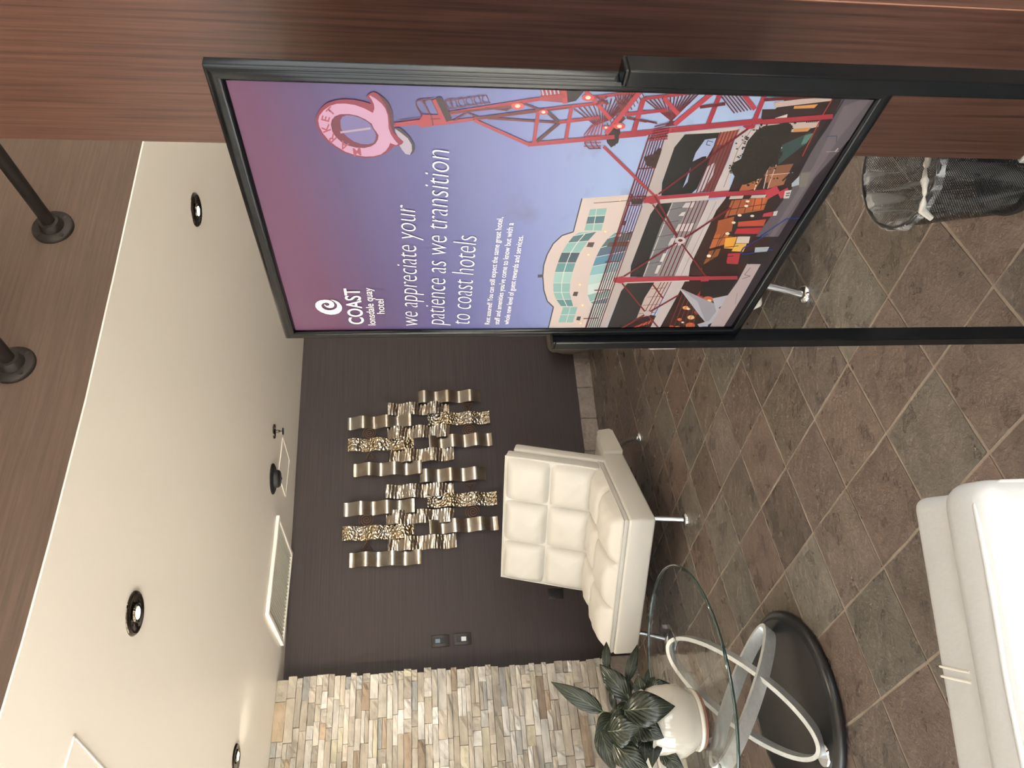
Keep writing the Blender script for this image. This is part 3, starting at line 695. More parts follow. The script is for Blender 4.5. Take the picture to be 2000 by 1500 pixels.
def leaf(bx, by, tx, ty, wpx, yb, yt, sag=.02, fold=.18, twist=0.0, stalk=True, arch=None, face=0.0):
    """blade from base to tip: pixel spots from the photograph at depths yb, yt around the pot"""
    y0 = PX.y
    B = at_y(*cpt(bx, by), y0+yb); Tp = at_y(*cpt(tx, ty), y0+yt)
    mid = (B+Tp)/2; view = (CAMP-mid).normalized(); ax = (Tp-B); L = ax.length; ax.normalize()
    nrm = (view-ax*view.dot(ax)).normalized(); upv = Vector((0, 0, 1)); upn = (upv-ax*upv.dot(ax)); upn = upn.normalized() if upn.length > .05 else nrm
    nrm = (nrm*(1-face)+upn*face).normalized(); sd = ax.cross(nrm).normalized()
    if twist: q = Matrix.Rotation(twist, 3, ax); nrm = q@nrm; sd = q@sd
    px_m = (CAMP-mid).length/FPX; half = wpx/5.77*px_m/2/max(.55, abs(nrm.dot(view)))
    nv, nu = 16, 6; vs = []; uvs = []
    rr = random.Random(int(bx*7+ty))
    for j in range(nv+1):
        v = j/nv
        wv = half*(math.sin(PI*min(1, v**.72))**.85)*(1-.25*v**3)
        if j == nv: wv = half*.012
        c = B+ax*(L*v)+nrm*(sag*math.sin(PI*v))
        if arch: c += Vector(arch)*math.sin(PI*v)
        for i in range(nu+1):
            u = (i/nu-.5)*2
            ruff = .05*half*math.sin(v*17+u*2+rr.random()*.6)*abs(u)**2
            vs.append(c+sd*(u*wv)+nrm*(fold*abs(u)*wv+ruff)-nrm*(.10*wv*u*u)); uvs.append((u, v))
    fs = [(j*(nu+1)+i, j*(nu+1)+i+1, (j+1)*(nu+1)+i+1, (j+1)*(nu+1)+i) for j in range(nv) for i in range(nu)]
    me = bpy.data.meshes.new('leaf'); me.from_pydata([tuple(p-PX) for p in vs], [], fs); me.materials.append(m_leaf)
    ul = me.uv_layers.new(name='UVMap')
    for lp in me.loops: ul.data[lp.index].uv = uvs[lp.vertex_index]
    for p in me.polygons: p.use_smooth = True
    o = link('leaf', me, pot)
    so = o.modifiers.new('thick', 'SOLIDIFY'); so.thickness = .0012; so.offset = 0
    if stalk:
        r0 = Vector((rr.uniform(-.03, .03), rr.uniform(-.03, .03), .198)); b0 = B-PX
        mdl = (r0+b0)/2+Vector((0, 0, .035)); pts = [r0, r0.lerp(mdl, .6)+Vector((0, 0, .01)), mdl.lerp(b0, .5)+Vector((0, 0, .006)), b0, b0+ax*(L*.12)+nrm*(sag*.35)]
        MB().tube(pts, [.004, .0036, .0032, .0028, .0015], 6).build('stalk', m_stem, o)
leaf(735, 865, 150, 528, 190, .02, .06, sag=.01, fold=.15)
leaf(1040, 740, 700, 330, 235, .05, .09, sag=.02, fold=.1)
leaf(775, 390, 775, 75, 92, .10, .13, fold=.2)
leaf(1010, 520, 1125, 108, 115, .06, .06, fold=.15)
leaf(1170, 660, 1130, 450, 150, .03, .02, fold=.1)
leaf(1210, 620, 1250, 375, 70, .05, .05, fold=.1)
leaf(1270, 610, 1512, 560, 165, .00, -.03, fold=.1)
leaf(1240, 600, 1320, 470, 90, .05, .04, fold=.1)
leaf(985, 850, 1550, 805, 345, -.10, -.17, sag=.03, fold=.02)
leaf(800, 1090, 1165, 1050, 300, -.11, -.19, sag=.03, fold=.02)
leaf(1130, 1000, 1425, 1160, 250, -.08, -.14, sag=.02, fold=.05)
leaf(860, 900, 640, 1190, 190, -.05, -.09, sag=.02, fold=.05)
leaf(700, 1060, 870, 1560, 205, -.09, -.12, sag=.01, fold=.1, stalk=False)
leaf(830, 1220, 1280, 1560, 265, -.11, -.16, sag=.03, fold=.06)
leaf(1200, 1140, 1215, 1450, 130, -.06, -.08, fold=.12)
leaf(1320, 1110, 1290, 1500, 165, -.05, -.08, fold=.12)
leaf(1380, 1310, 1660, 1530, 170, -.04, -.08, fold=.1)
leaf(875, 860, 805, 580, 70, .02, .03, fold=.3)
leaf(820, 890, 1010, 870, 95, -.02, -.04, fold=.1)
leaf(1380, 1010, 1508, 1170, 110, -.06, -.10, fold=.15)
leaf(1050, 640, 1010, 480, 90, .06, .07, fold=.1)
leaf(1010, 1000, 1180, 1290, 170, .0, -.02, fold=.1)
for (a_, b_, c_, d_, w_) in ((1100, 900, 1060, 1180, 150), (1000, 760, 900, 1010, 140), (1230, 980, 1400, 1060, 140), (1080, 1180, 1000, 1430, 170), (1220, 760, 1120, 960, 170), (1150, 1180, 1130, 1420, 120), (960, 1100, 880, 1340, 150)):
    leaf(a_, b_, c_, d_, w_, .03, .01, fold=.1)
leaf(1380, 1180, 1490, 1045, 60, .0, -.03, fold=.1)

# ------------------------------------------------------------------ white sofa seen over its back
sa = math.radians(-12.6)
sf = empty('white_sofa', (.240, .772, 0), sa); tag(sf, 'white leather sofa with a stitched back across from the glass table', 'sofa')
SWD = 1.95
MB().bbox(-SWD, 0.0, 0.0, .088, .13, .850, .030, 5).build('back_shell', m_leather2, sf)
ins = MB().bbox(-SWD+.01, -.012, .070, .155, .36, .838, .016, 4).build('inner_back', m_leather2, sf)
for xx in (-.228, -.240, -1.20, -1.212):
    MB().tube([(xx, .093, .8385), (xx, .120, .8392), (xx, .147, .8385), (xx, .1555, .825), (xx, .1562, .7)], .0016, 6).build('double_seam', m_thread, ins)
bs = [o for o in sf.children if o.name.startswith('back_shell')][0]
seam = [(-SWD+.03, .020, .8475)]+[(-SWD+.03+(SWD-.06)*k/30, .020+.0015*math.sin(k*1.7), .8478) for k in range(1, 30)]+[(-.030, .022, .8462), (-.012, .022, .836), (-.004, .018, .81), (-.004, .012, .7), (-.004, .012, .2)]
MB().tube(seam, .0035, 8).build('seam_ridge', m_leather2, bs)
st_ = MB()
for k in range(150):
    x = -.035-k*.0125
    st_.tube([(x, .0115, .8433), (x-.008, .0115, .8433)], .0011, 5)
for k in range(46):
    z = .80-k*.0125; st_.tube([(-.034, -.0006, z), (-.034, -.0006, z-.008)], .0011, 5)
st_.build('stitching', m_thread, bs, kind='stuff')
MB().bbox(-SWD, 0.0, .06, .66, .13, .27, .02, 3).build('seat_base', m_leather2, sf)
for k in range(3):
    a = -SWD+.012+k*(SWD-.02)/3
    MB().bbox(a, a+(SWD-.02)/3-.006, .15, .665, .265, .415, .035, 4).build('seat_cushion', m_leather2, sf)
for x in (-.1, -SWD+.1):
    for y in (.08, .56):
        l = MB().tube([(x, y, .135), (x, y, .012)], .017, 12).build('leg', m_chrome, sf)
        MB().lathe([(0.001, .014), (.025, .012), (.032, .004), (.032, 0), (.001, 0)], 20, M=Matrix.Translation((x, y, 0))).build('foot', m_chrome, l)

# ------------------------------------------------------------------ mesh waste bin with a clear liner
def meshmat():
    m = bpy.data.materials.new('wire_mesh'); m.use_nodes = True; t = m.node_tree; b = t.nodes['Principled BSDF']; out = t.nodes['Material Output']
    b.inputs['Base Color'].default_value = rgba((30, 30, 32)); b.inputs['Roughness'].default_value = .35; b.inputs['Metallic'].default_value = .5
    uv = N(t, 'ShaderNodeUVMap'); sx = N(t, 'ShaderNodeSeparateXYZ'); t.links.new(uv.outputs[0], sx.inputs[0])
    outs = []
    for a, s in ((0, 1), (0, -1)):
        mu = N(t, 'ShaderNodeMath', operation='MULTIPLY'); mu.inputs[1].default_value = s; t.links.new(sx.outputs[1], mu.inputs[0])
        ad = N(t, 'ShaderNodeMath', operation='ADD'); t.links.new(sx.outputs[0], ad.inputs[0]); t.links.new(mu.outputs[0], ad.inputs[1])
        fr = N(t, 'ShaderNodeMath', operation='FRACT'); t.links.new(ad.outputs[0], fr.inputs[0])
        gt_ = N(t, 'ShaderNodeMath', operation='GREATER_THAN'); gt_.inputs[1].default_value = .36; t.links.new(fr.outputs[0], gt_.inputs[0]); outs.append(gt_)
    mm = N(t, 'ShaderNodeMath', operation='MULTIPLY'); t.links.new(outs[0].outputs[0], mm.inputs[0]); t.links.new(outs[1].outputs[0], mm.inputs[1])
    tr = N(t, 'ShaderNodeBsdfTransparent'); mix = N(t, 'ShaderNodeMixShader'); t.links.new(mm.outputs[0], mix.inputs[0]); t.links.new(b.outputs[0], mix.inputs[1]); t.links.new(tr.outputs[0], mix.inputs[2])
    t.links.new(mix.outputs[0], out.inputs[0]); return m
def filmmat():
    m = bpy.data.materials.new('clear_film'); m.use_nodes = True; t = m.node_tree; b = t.nodes['Principled BSDF']; out = t.nodes['Material Output']
    b.inputs['Base Color'].default_value = rgba((214, 216, 216)); b.inputs['Roughness'].default_value = .18; b.inputs['Specular IOR Level'].default_value = .7
    tr = N(t, 'ShaderNodeBsdfTransparent'); mix = N(t, 'ShaderNodeMixShader'); tc = N(t, 'ShaderNodeTexCoord'); mp = N(t, 'ShaderNodeMapping'); mp.inputs['Scale'].default_value = (22, 22, 5)
    no = N(t, 'ShaderNodeTexNoise'); no.inputs['Scale'].default_value = 1.0; no.inputs['Detail'].default_value = 4; no.inputs['Distortion'].default_value = 1.2
    t.links.new(tc.outputs['Object'], mp.inputs[0]); t.links.new(mp.outputs[0], no.inputs['Vector'])
    mr = N(t, 'ShaderNodeMapRange'); mr.inputs['From Min'].default_value = .42; mr.inputs['From Max'].default_value = .66; mr.inputs['To Min'].default_value = .90; mr.inputs['To Max'].default_value = .35
    t.links.new(no.outputs['Fac'], mr.inputs['Value']); t.links.new(mr.outputs[0], mix.inputs[0]); t.links.new(b.outputs[0], mix.inputs[1]); t.links.new(tr.outputs[0], mix.inputs[2]); t.links.new(mix.outputs[0], out.inputs[0])
    bump(t, b, no.outputs['Fac'], .8, .006); return m
m_mesh, m_film = meshmat(), filmmat()
m_fold = plain('gathered_film', (196, 192, 184), .3, nscale=30, nstr=.7, ndist=.008)
bn = empty('waste_bin', (1.215, 1.312, 0)); tag(bn, 'black wire mesh waste bin with clear plastic liner behind the column', 'bin')
BH_, R0, R1 = .315, .112, .148
mb = MB(); n = 64; mz = 6
for j in range(mz+1):
    for k in range(n+1): a = 2*PI*k/n; r = R0+(R1-R0)*j/mz; mb.v.append(Vector((r*math.cos(a), r*math.sin(a), .02+(BH_-.02)*j/mz)))
for j in range(mz):
    for k in range(n): mb.f.append([j*(n+1)+k, j*(n+1)+k+1, (j+1)*(n+1)+k+1, (j+1)*(n+1)+k]); mb.sm.append(True)
me = bpy.data.meshes.new('mesh_wall'); me.from_pydata([tuple(v) for v in mb.v], [], mb.f); me.materials.append(m_mesh); ul = me.uv_layers.new(name='UVMap')
for lp in me.loops:
    i = lp.vertex_index; ul.data[lp.index].uv = ((i % (n+1))/n*130, (i//(n+1))/mz*46)
for p in me.polygons: p.use_smooth = True
link('mesh_wall', me, bn)
MB().tube([(R1*math.cos(2*PI*k/64), R1*math.sin(2*PI*k/64), BH_) for k in range(64)], .0055, 8, closed=True).build('rim', m_rim, bn)
MB().lathe([(0.001, 0), (R0+.002, 0), (R0+.004, .01), (R0+.003, .026), (R0-.004, .026), (R0-.004, .008), (.001, .008)], 48).build('bottom_band', m_rim, bn)
def film(u, v):
    a = 2*PI*u; wr = .004*math.sin(a*13+v*4)+.003*math.sin(a*29+v*9)
    if v < .78: q = v/.78; r = (R0-.012)+(R1-.008-R0+.006)*q+wr*(.4+.6*q); z = .03+(BH_-.024)*q
    else: q = (v-.78)/.22; r = R1-.006+.014*math.sin(q*PI/2)+wr*.6; z = BH_+.008*math.sin(q*PI)-.014*q*q
    return Vector((r*math.cos(a), r*math.sin(a), z))
li = MB().grid(film, 96, 16).build('liner', m_film, bn, label='clear plastic bin liner')
fold = [Vector(((R1+.022)*math.cos(math.radians(184)), (R1+.022)*math.sin(math.radians(184)), BH_-.022))]
for k in range(40):
    a = math.radians(188+k*3.2); q = k/39; rr_ = R1+.004-.052*math.sin(PI*q)**1.3+.007*math.sin(q*15)
    fold.append(Vector((rr_*math.cos(a), rr_*math.sin(a), BH_+.004+.009*math.sin(q*11))))
MB().tube(fold, [.0062+.0026*math.sin(k*.9)+.0016*math.sin(k*2.3) for k in range(len(fold))], 7).build('gathered_edge', m_fold, li)

# ------------------------------------------------------------------ framed sign on two posts
SC_ = .820
sdir = Vector((-.061, .998, 0)).normalized(); snrm = Vector((sdir.y, -sdir.x, 0))      # along the sign (far end), and away from the reader
SIGN = empty('sign_stand', (snrm*SC_+sdir*.95), math.atan2(-sdir.y, -sdir.x))             # local x: reading direction, -y: towards the reader
tag(SIGN, 'framed hotel notice poster on a black metal floor stand', 'sign')
def L2(a): return .95-a                                                               # distance along the sign -> local x
A0, A1, Z0, Z1 = .640, 1.264, .832, 1.764
RW, FT = .0225, .018
xl, xr = L2(A1), L2(A0)
def rail(pts):                                                                        # mitred frame rail with a rounded front
    mb = MB(); q = []
    (a, b, c, d) = pts                                                                # outer start, outer end, inner end, inner start
    def mixp(o, i, t): return (o[0]+(i[0]-o[0])*t, o[1]+(i[1]-o[1])*t)
    prof = [(0, FT), (0, .004), (.16, .0008), (.35, 0), (.75, .0), (.92, .0015), (1, .0055), (1, FT)]
    vs = []
    for t, y in prof:
        p = mixp(a, d, t); vs.append((p[0], y, p[1]))
    for t, y in prof:
        p = mixp(b, c, t); vs.append((p[0], y, p[1]))
    n = len(prof)
    mb.add(vs, [(i, i+1, n+i+1, n+i) for i in range(n-1)]+[(0, n, 2*n-1, n-1)]+[tuple(range(n)), tuple(range(2*n-1, n-1, -1))], True)
    mb.build('frame_rail', m_black, SIGN)
o_ = [(xl, Z0), (xr, Z0), (xr, Z1), (xl, Z1)]; i_ = [(xl+RW, Z0+RW), (xr-RW, Z0+RW), (xr-RW, Z1-RW), (xl+RW, Z1-RW)]
for k in range(4): rail((o_[k], o_[(k+1) % 4], i_[(k+1) % 4], i_[k]))
MB().box(xl+.003, xr-.003, FT-.002, FT+.002, Z0+.003, Z1-.003).build('back_panel', m_matte, SIGN)
BACK = (xl+RW, xr-RW, Z0+RW, Z1-RW)
PW = .026; ZP = 1.232
for x0 in (xl-PW, xr):
    mb = MB().bbox(x0, x0+PW, -.0155, .0165, .012, ZP-.006, .0020, 2, smooth=False)
    po = mb.build('post', m_black, SIGN)
    MB().bbox(x0-.0002, x0+PW+.0002, -.0157, .0167, ZP-.007, ZP, .003, 2, smooth=False).build('post_cap', m_black, po)
    MB().bbox(x0-.02, x0+PW+.02, -.20, .20, .001, .014, .003, 2).build('foot_bar', m_black, po)
MB().bbox(xl, xr, -.006, .008, .10, .125, .002, 2).build('cross_bar', m_black, SIGN)

# --- the printed poster: colours laid out flat on the sheet
YP = .0075                                                                            # sheet sits behind the frame lip
def PP(x, y):
    """photo pixel -> (x, z) on the sheet"""
    r = Vector(ray(x, y)); n = snrm; t = (SC_+YP)/r.dot(n); p = r*t
    return (.95-p.dot(sdir), p.z+CAMH)
def print_sky():
    m, t, b = nt('poster_sky'); tc = N(t, 'ShaderNodeTexCoord'); sx = N(t, 'ShaderNodeSeparateXYZ'); t.links.new(tc.outputs['Object'], sx.inputs[0])
    mr = N(t, 'ShaderNodeMapRange'); mr.inputs['From Min'].default_value = 1.04; mr.inputs['From Max'].default_value = Z1-RW
    # the magenta leans: stronger towards the left edge at the top
    ad = N(t, 'ShaderNodeMath', operation='MULTIPLY_ADD'); ad.inputs[1].default_value = -.12
    t.links.new(sx.outputs[0], ad.inputs[0]); t.links.new(sx.outputs[2], ad.inputs[2]); t.links.new(ad.outputs[0], mr.inputs['Value'])
    cr = N(t, 'ShaderNodeValToRGB'); e = cr.color_ramp.elements
    stops = [(0, (126, 141, 168)), (.22, (118, 131, 165)), (.42, (92, 98, 142)), (.62, (68, 66, 110)), (.80, (66, 50, 87)), (.93, (80, 48, 74)), (1, (84, 52, 76))]
    e[0].position = 0; e[0].color = rgba(stops[0][1]); e[1].position = 1; e[1].color = rgba(stops[-1][1])
    for p, c in stops[1:-1]: q = e.new(p); q.color = rgba(c)
    t.links.new(mr.outputs[0], cr.inputs['Fac'])
    mp = N(t, 'ShaderNodeMapping'); mp.inputs['Scale'].default_value = (9, 9, 15); t.links.new(tc.outputs['Object'], mp.inputs[0])
    no = N(t, 'ShaderNodeTexNoise'); no.inputs['Scale'].default_value = 1; no.inputs['Detail'].default_value = 6; t.links.new(mp.outputs[0], no.inputs['Vector'])
    c2_ = N(t, 'ShaderNodeValToRGB'); f = c2_.color_ramp.elements; f[0].position = .54; f[0].color = (0, 0, 0, 1); f[1].position = .70; f[1].color = (.62, .62, .62, 1)
    t.links.new(no.outputs['Fac'], c2_.inputs['Fac'])
    # clouds only in the printed band below the small lettering
    mk = N(t, 'ShaderNodeMapRange'); mk.inputs['From Min'].default_value = 1.42; mk.inputs['From Max'].default_value = 1.32; t.links.new(sx.outputs[2], mk.inputs['Value'])
    mu = N(t, 'ShaderNodeMath', operation='MULTIPLY'); t.links.new(c2_.outputs[0], mu.inputs[0]); t.links.new(mk.outputs[0], mu.inputs[1])
    mx = N(t, 'ShaderNodeMix', data_type='RGBA'); mx.inputs['B'].default_value = rgba((82, 84, 108)); t.links.new(mu.outputs[0], mx.inputs['Factor']); t.links.new(cr.outputs[0], mx.inputs['A'])
    t.links.new(mx.outputs['Result'], b.inputs['Base Color']); b.inputs['Roughness'].default_value = .32; b.inputs['Specular IOR Level'].default_value = .28; return m
POSTER = MB().box(xl+RW-.006, xr-RW+.006, YP, YP+.003, Z0+RW-.006, Z1-RW+.006).build('poster', print_sky(), SIGN, label='printed poster with violet sky, red tower and waterfront hotel')
MB().box(BACK[0], BACK[1], FT+.002, FT+.0035, BACK[2], BACK[3]).build('rear_poster', POSTER.data.materials[0], SIGN)
def vcol():
    m, t, b = nt('poster_ink'); a = N(t, 'ShaderNodeAttribute'); a.attribute_name = 'ink'; t.links.new(a.outputs['Color'], b.inputs['Base Color']); b.inputs['Roughness'].default_value = .32; b.inputs['Specular IOR Level'].default_value = .28; return m
m_ink = vcol()
XI0, XI1, ZI0, ZI1 = xl+RW, xr-RW, Z0+RW, Z1-RW
def clip(poly):
    for ax, lim, sg in ((0, XI0, 1), (0, XI1, -1), (1, ZI0, 1), (1, ZI1, -1)):
        out = []
        for k in range(len(poly)):
            a, b = poly[k], poly[(k+1) % len(poly)]
            ia, ib = sg*(a[ax]-lim) >= 0, sg*(b[ax]-lim) >= 0
            if ia: out.append(a)
            if ia != ib:
                q = (lim-a[ax])/(b[ax]-a[ax]); out.append((a[0]+(b[0]-a[0])*q, a[1]+(b[1]-a[1])*q))
        poly = out
        if len(poly) < 3: return []
    return poly
from mathutils.geometry import tessellate_polygon
class Ink:
    """flat printed shapes, each a hair above the one before"""
    def __init__(s): s.v = []; s.f = []; s.c = []; s.k = 0
    def raw(s, poly, col):
        tris = tessellate_polygon([[Vector((x, z, 0)) for x, z in poly]])
        s.k += 1; y = YP-.00003-.0000022*s.k
        for t in tris:
            pl = clip([poly[i] for i in t])
            if len(pl) < 3: continue
            n = len(s.v); s.v += [(x, y, z) for x, z in pl]; s.f.append(list(range(n, n+len(pl)))); q_ = lin(col); s.c.append((q_[0]*.46, q_[1]*.45, q_[2]*.46, 1))
    def build(s, name):
        me = bpy.data.meshes.new(name); me.from_pydata(s.v, [], s.f); me.materials.append(m_ink)
        at = me.color_attributes.new('ink', 'FLOAT_COLOR', 'CORNER')
        for p in me.polygons:
            for li_ in p.loop_indices: at.data[li_].color = s.c[p.index]
        return link(name, me, POSTER)
ink = Ink()
class Crop:
    def __init__(s, ox, oy, sc): s.o = (ox, oy, sc)
    def p(s, x, y): return PP(s.o[0]+x/s.o[2], s.o[1]+y/s.o[2])
    def poly(s, pts, col): ink.raw([s.p(*q) for q in pts], col)
    def line(s, x0, y0, x1, y1, wd, col):
        dx, dy = x1-x0, y1-y0; L = math.hypot(dx, dy) or 1; nx, ny = -dy/L*wd/2, dx/L*wd/2
        s.poly([(x0+nx, y0+ny), (x1+nx, y1+ny), (x1-nx, y1-ny), (x0-nx, y0-ny)], col)
    def pline(s, pts, wd, col):
        for a, b in zip(pts[:-1], pts[1:]): s.line(*a, *b, wd, col)
    def ell(s, x, y, rx, ry, col, n=14): s.poly([(x+rx*math.cos(2*PI*k/n), y+ry*math.sin(2*PI*k/n)) for k in range(n)], col)
    def rails(s, a0, a1, b0, b1, n, wd, col):
        """n lines between edge a (a0-a1) and edge b (b0-b1)"""
        for k in range(n):
            q = k/(n-1); s.line(a0[0]+(b0[0]-a0[0])*q, a0[1]+(b0[1]-a0[1])*q, a1[0]+(b1[0]-a1[0])*q, a1[1]+(b1[1]-a1[1])*q, wd, col)
RED, DRED, BRED = (176, 58, 72), (112, 36, 44), (196, 70, 82)
BLK, CONC, CONC2, TEAL, DTEAL, CREAM = (38, 35, 34), (196, 184, 180), (176, 164, 160), (150, 196, 190), (86, 124, 132), (226, 208, 200)
# -- hotel building
c7 = Crop(1040, 380, 4.348)
c7.poly([(418, 33), (830, 0), (840, 10), (430, 1185), (122, 1185), (175, 955), (125, 905), (98, 810), (88, 690), (95, 600), (125, 510), (175, 420), (250, 350), (345, 318)], CREAM)
c7.pline([(122, 1185), (178, 955), (125, 905), (96, 810), (87, 690), (95, 600), (125, 508), (175, 418), (250, 348), (347, 316), (420, 33)], 10, (58, 60, 72))
c7.poly([(45, 680), (90, 678), (90, 702), (45, 705)], (80, 80, 84))
c7.poly([(490, 125), (632, 115), (585, 305), (440, 305)], TEAL)
c7.poly([(470, 190), (615, 182), (603, 240), (455, 250)], DTEAL)
c7.line(545, 120, 515, 305, 6, (224, 224, 216)); c7.line(476, 182, 617, 176, 5, (224, 224, 216)); c7.line(460, 250, 600, 245, 5, (224, 224, 216))
B1o = [(350, 350), (300, 410), (250, 490), (215, 580), (190, 660), (176, 750), (178, 830), (200, 890), (245, 950)]
B1i = [(545, 312), (470, 395), (405, 490), (365, 580), (340, 660), (320, 750), (315, 830), (330, 890), (345, 950)]
c7.poly([(395, 322)]+B1o+list(reversed(B1i)), TEAL)
for k, cc in ((2, (74, 98, 112)), (0, DTEAL), (3, (104, 160, 160)), (7, (98, 150, 150)), (4, (170, 212, 204))): c7.poly([B1o[k], B1o[k+1], B1i[k+1], B1i[k]], cc)
for a, b in zip(B1o, B1i): c7.line(*a, *b, 5, (226, 226, 220))
c7.pline([((a[0]+b[0])/2, (a[1]+b[1])/2) for a, b in zip(B1o, B1i)], 6, (236, 236, 230))
B2o = [(640, 372), (580, 450), (540, 530), (510, 610), (485, 690), (472, 770), (468, 850), (490, 910), (520, 935)]
B2i = [(850, 305), (830, 390), (800, 480), (770, 560), (740, 650), (710, 720), (675, 800), (650, 870), (630, 925)]
c7.poly([(700, 325)]+B2o+list(reversed(B2i)), (112, 164, 172))
for k, cc in ((0, (84, 118, 124)), (1, (92, 120, 140)), (2, (96, 150, 176)), (3, (150, 200, 204)), (4, (190, 222, 216)), (5, (214, 232, 226)), (6, (150, 196, 188))): c7.poly([B2o[k], B2o[k+1], B2i[k+1], B2i[k]], cc)
for a, b in zip(B2o, B2i): c7.line(*a, *b, 5, (228, 226, 220))
c7.poly([(650, 405), (828, 395), (815, 440), (630, 442)], (104, 78, 68))
c7.poly([(500, 930), (640, 920), (560, 1140), (430, 1180)], (186, 214, 206))
c7.poly([(260, 955), (382, 955), (342, 1085), (220, 1085)], TEAL)
c7.line(322, 955, 285, 1085, 5, (226, 226, 220)); c7.line(240, 1020, 362, 1020, 5, (226, 226, 220))
for (x, y, a, b) in ((458, 405, 70, 42), (340, 825, 50, 38), (370, 1035, 42, 34), (755, 222, 42, 40)): c7.poly([(x, y+b*.9), (x+a*.25, y), (x+a, y), (x+a*.75, y+b)], (90, 76, 70))
for (x, y) in ((745, 52), (618, 314), (475, 510), (402, 765), (425, 940), (408, 1092), (728, 345)):
    c7.ell(x, y, 24, 12, (240, 206, 172)); c7.ell(x, y, 10, 8, (255, 244, 214))
c7.line(520, 72, 815, 50, 5, (120, 70, 66))
# -- concrete terraces of the market
c7.poly([(1640, 30), (1780, -300), (2700, -700), (2900, 800), (1690, 1250), (1480, 1180)], (58, 46, 50))
c7.poly([(940, 70), (1070, 60), (1065, 92), (1000, 165), (925, 380), (835, 595), (828, 702), (700, 720), (720, 650), (830, 370)], CONC)
c7.poly([(690, 745), (812, 745), (755, 820), (680, 1000), (615, 1175), (545, 1175), (620, 950)], CONC)
c7.poly([(1070, 65), (1190, 66), (1092, 262), (1000, 520), (938, 698), (830, 696), (836, 602), (1000, 168)], BLK)
c7.poly([(1190, 66), (1350, 56), (1250, 250), (1150, 450), (1055, 692), (938, 698), (1092, 262)], (128, 126, 128))
c7.line(1188, 70, 942, 695, 7, (210, 206, 200))
for q in range(5): c7.line(1155-q*46, 130+q*115, 1290-q*46, 105+q*115, 5, (88, 86, 88))
for (x, y, a, b) in ((1240, 250, 140, 60), (1180, 370, 110, 60), (1110, 500, 90, 70), (1065, 600, 90, 70), (1300, 70, 90, 40), (1270, 150, 60, 30)): c7.poly([(x, y), (x+a, y-8), (x+a-30, y+b), (x-30, y+b)], (214, 208, 204))
c7.poly([(1345, 56), (1510, 45), (1400, 262), (1205, 697), (1050, 694), (1250, 250)], (150, 144, 144))
for (x, y, a, b) in ((1240, 250, 140, 60), (1180, 370, 110, 60), (1300, 70, 90, 40)): c7.poly([(x, y), (x+a, y-8), (x+a-30, y+b), (x-30, y+b)], (206, 200, 198))
c7.rails((1355, 55), (1080, 690), (1490, 48), (1225, 690), 5, 8, DRED)
c7.poly([(1500, 45), (1642, 28), (1630, 60), (1562, 130), (1480, 310), (1338, 600), (1325, 692), (1205, 696), (1300, 480), (1400, 262)], (206, 196, 194))
c7.line(1560, 60, 1260, 690, 3, (140, 130, 128))
c7.poly([(1642, 28), (2000, 20), (2000, 560), (1935, 590), (1820, 590), (1740, 700), (1325, 695), (1340, 600), (1562, 132)], (62, 38, 32))
for (pts, cc) in (([(1690, 45), (1985, 28), (1960, 110), (1650, 150)], (186, 108, 64)), ([(1640, 170), (1940, 140), (1900, 240), (1590, 290)], (150, 66, 48)),
                  ([(1560, 310), (1680, 290), (1640, 420), (1500, 460)], (196, 110, 60)), ([(1500, 480), (1600, 455), (1540, 600), (1430, 640)], (150, 90, 50)),
                  ([(1700, 60), (1990, 40), (1985, 90), (1690, 110)], (212, 140, 84)), ([(1730, 230), (1880, 220), (1870, 270), (1745, 280)], (208, 96, 74)),
                  ([(1720, 300), (1900, 285), (1890, 335), (1715, 345)], (206, 74, 74)), ([(1640, 360), (1740, 350), (1700, 460), (1625, 455)], (244, 176, 70)),
                  ([(1745, 350), (1850, 348), (1835, 412), (1725, 412)], (226, 210, 196)), ([(1725, 415), (1820, 415), (1790, 485), (1690, 480)], (240, 188, 92)),
                  ([(1660, 500), (1765, 495), (1745, 590), (1645, 585)], (186, 60, 70)), ([(1780, 500), (1850, 500), (1830, 585), (1765, 590)], (60, 44, 44)),
                  ([(1440, 600), (1640, 480), (1650, 590), (1740, 600), (1740, 695), (1440, 695)], (52, 30, 26))): c7.poly(pts, cc)
for q in range(7): c7.line(1700-q*42, 35+q*85, 1960-q*42, 10+q*85, 5, (54, 32, 28))
for q in range(4): c7.line(1740+q*70, 30, 1470+q*60, 640-q*130, 5, (54, 32, 28))
for (x, y) in ((1705, 235), (1655, 330), (1498, 520), (1830, 60), (1760, 185), (1862, 178)): c7.ell(x, y, 18, 12, (252, 240, 214))
c7.poly([(812, 745), (1035, 745), (950, 880), (885, 1045), (800, 1110), (620, 1170), (752, 820)], (46, 42, 40))
c7.poly([(1035, 745), (1180, 738), (1110, 880), (1010, 1020), (885, 1048), (950, 880)], (204, 184, 176))
for q in range(4): c7.line(1010-q*36, 800+q*70, 1130-q*30, 790+q*70, 4, (120, 100, 96))
c7.rails((1095, 740), (930, 1040), (1180, 738), (1030, 1030), 4, 6, DRED)
c7.poly([(880, 1050), (1010, 1022), (1060, 1030), (980, 1170), (620, 1172), (800, 1110)], (56, 30, 28))
for q in range(9): c7.line(830+q*22, 1140-q*6, 880+q*18, 1120-q*8, 9, (206, 112, 74) if q % 2 else (168, 52, 50))
c7.poly([(1185, 735), (1312, 728), (1290, 770), (1235, 850), (1055, 1172), (980, 1172), (1110, 900)], (206, 194, 192))
c7.poly([(1312, 700), (1740, 700), (1640, 860), (1540, 920), (1480, 1080), (1400, 1170), (1060, 1170), (1240, 840)], (58, 34, 30))
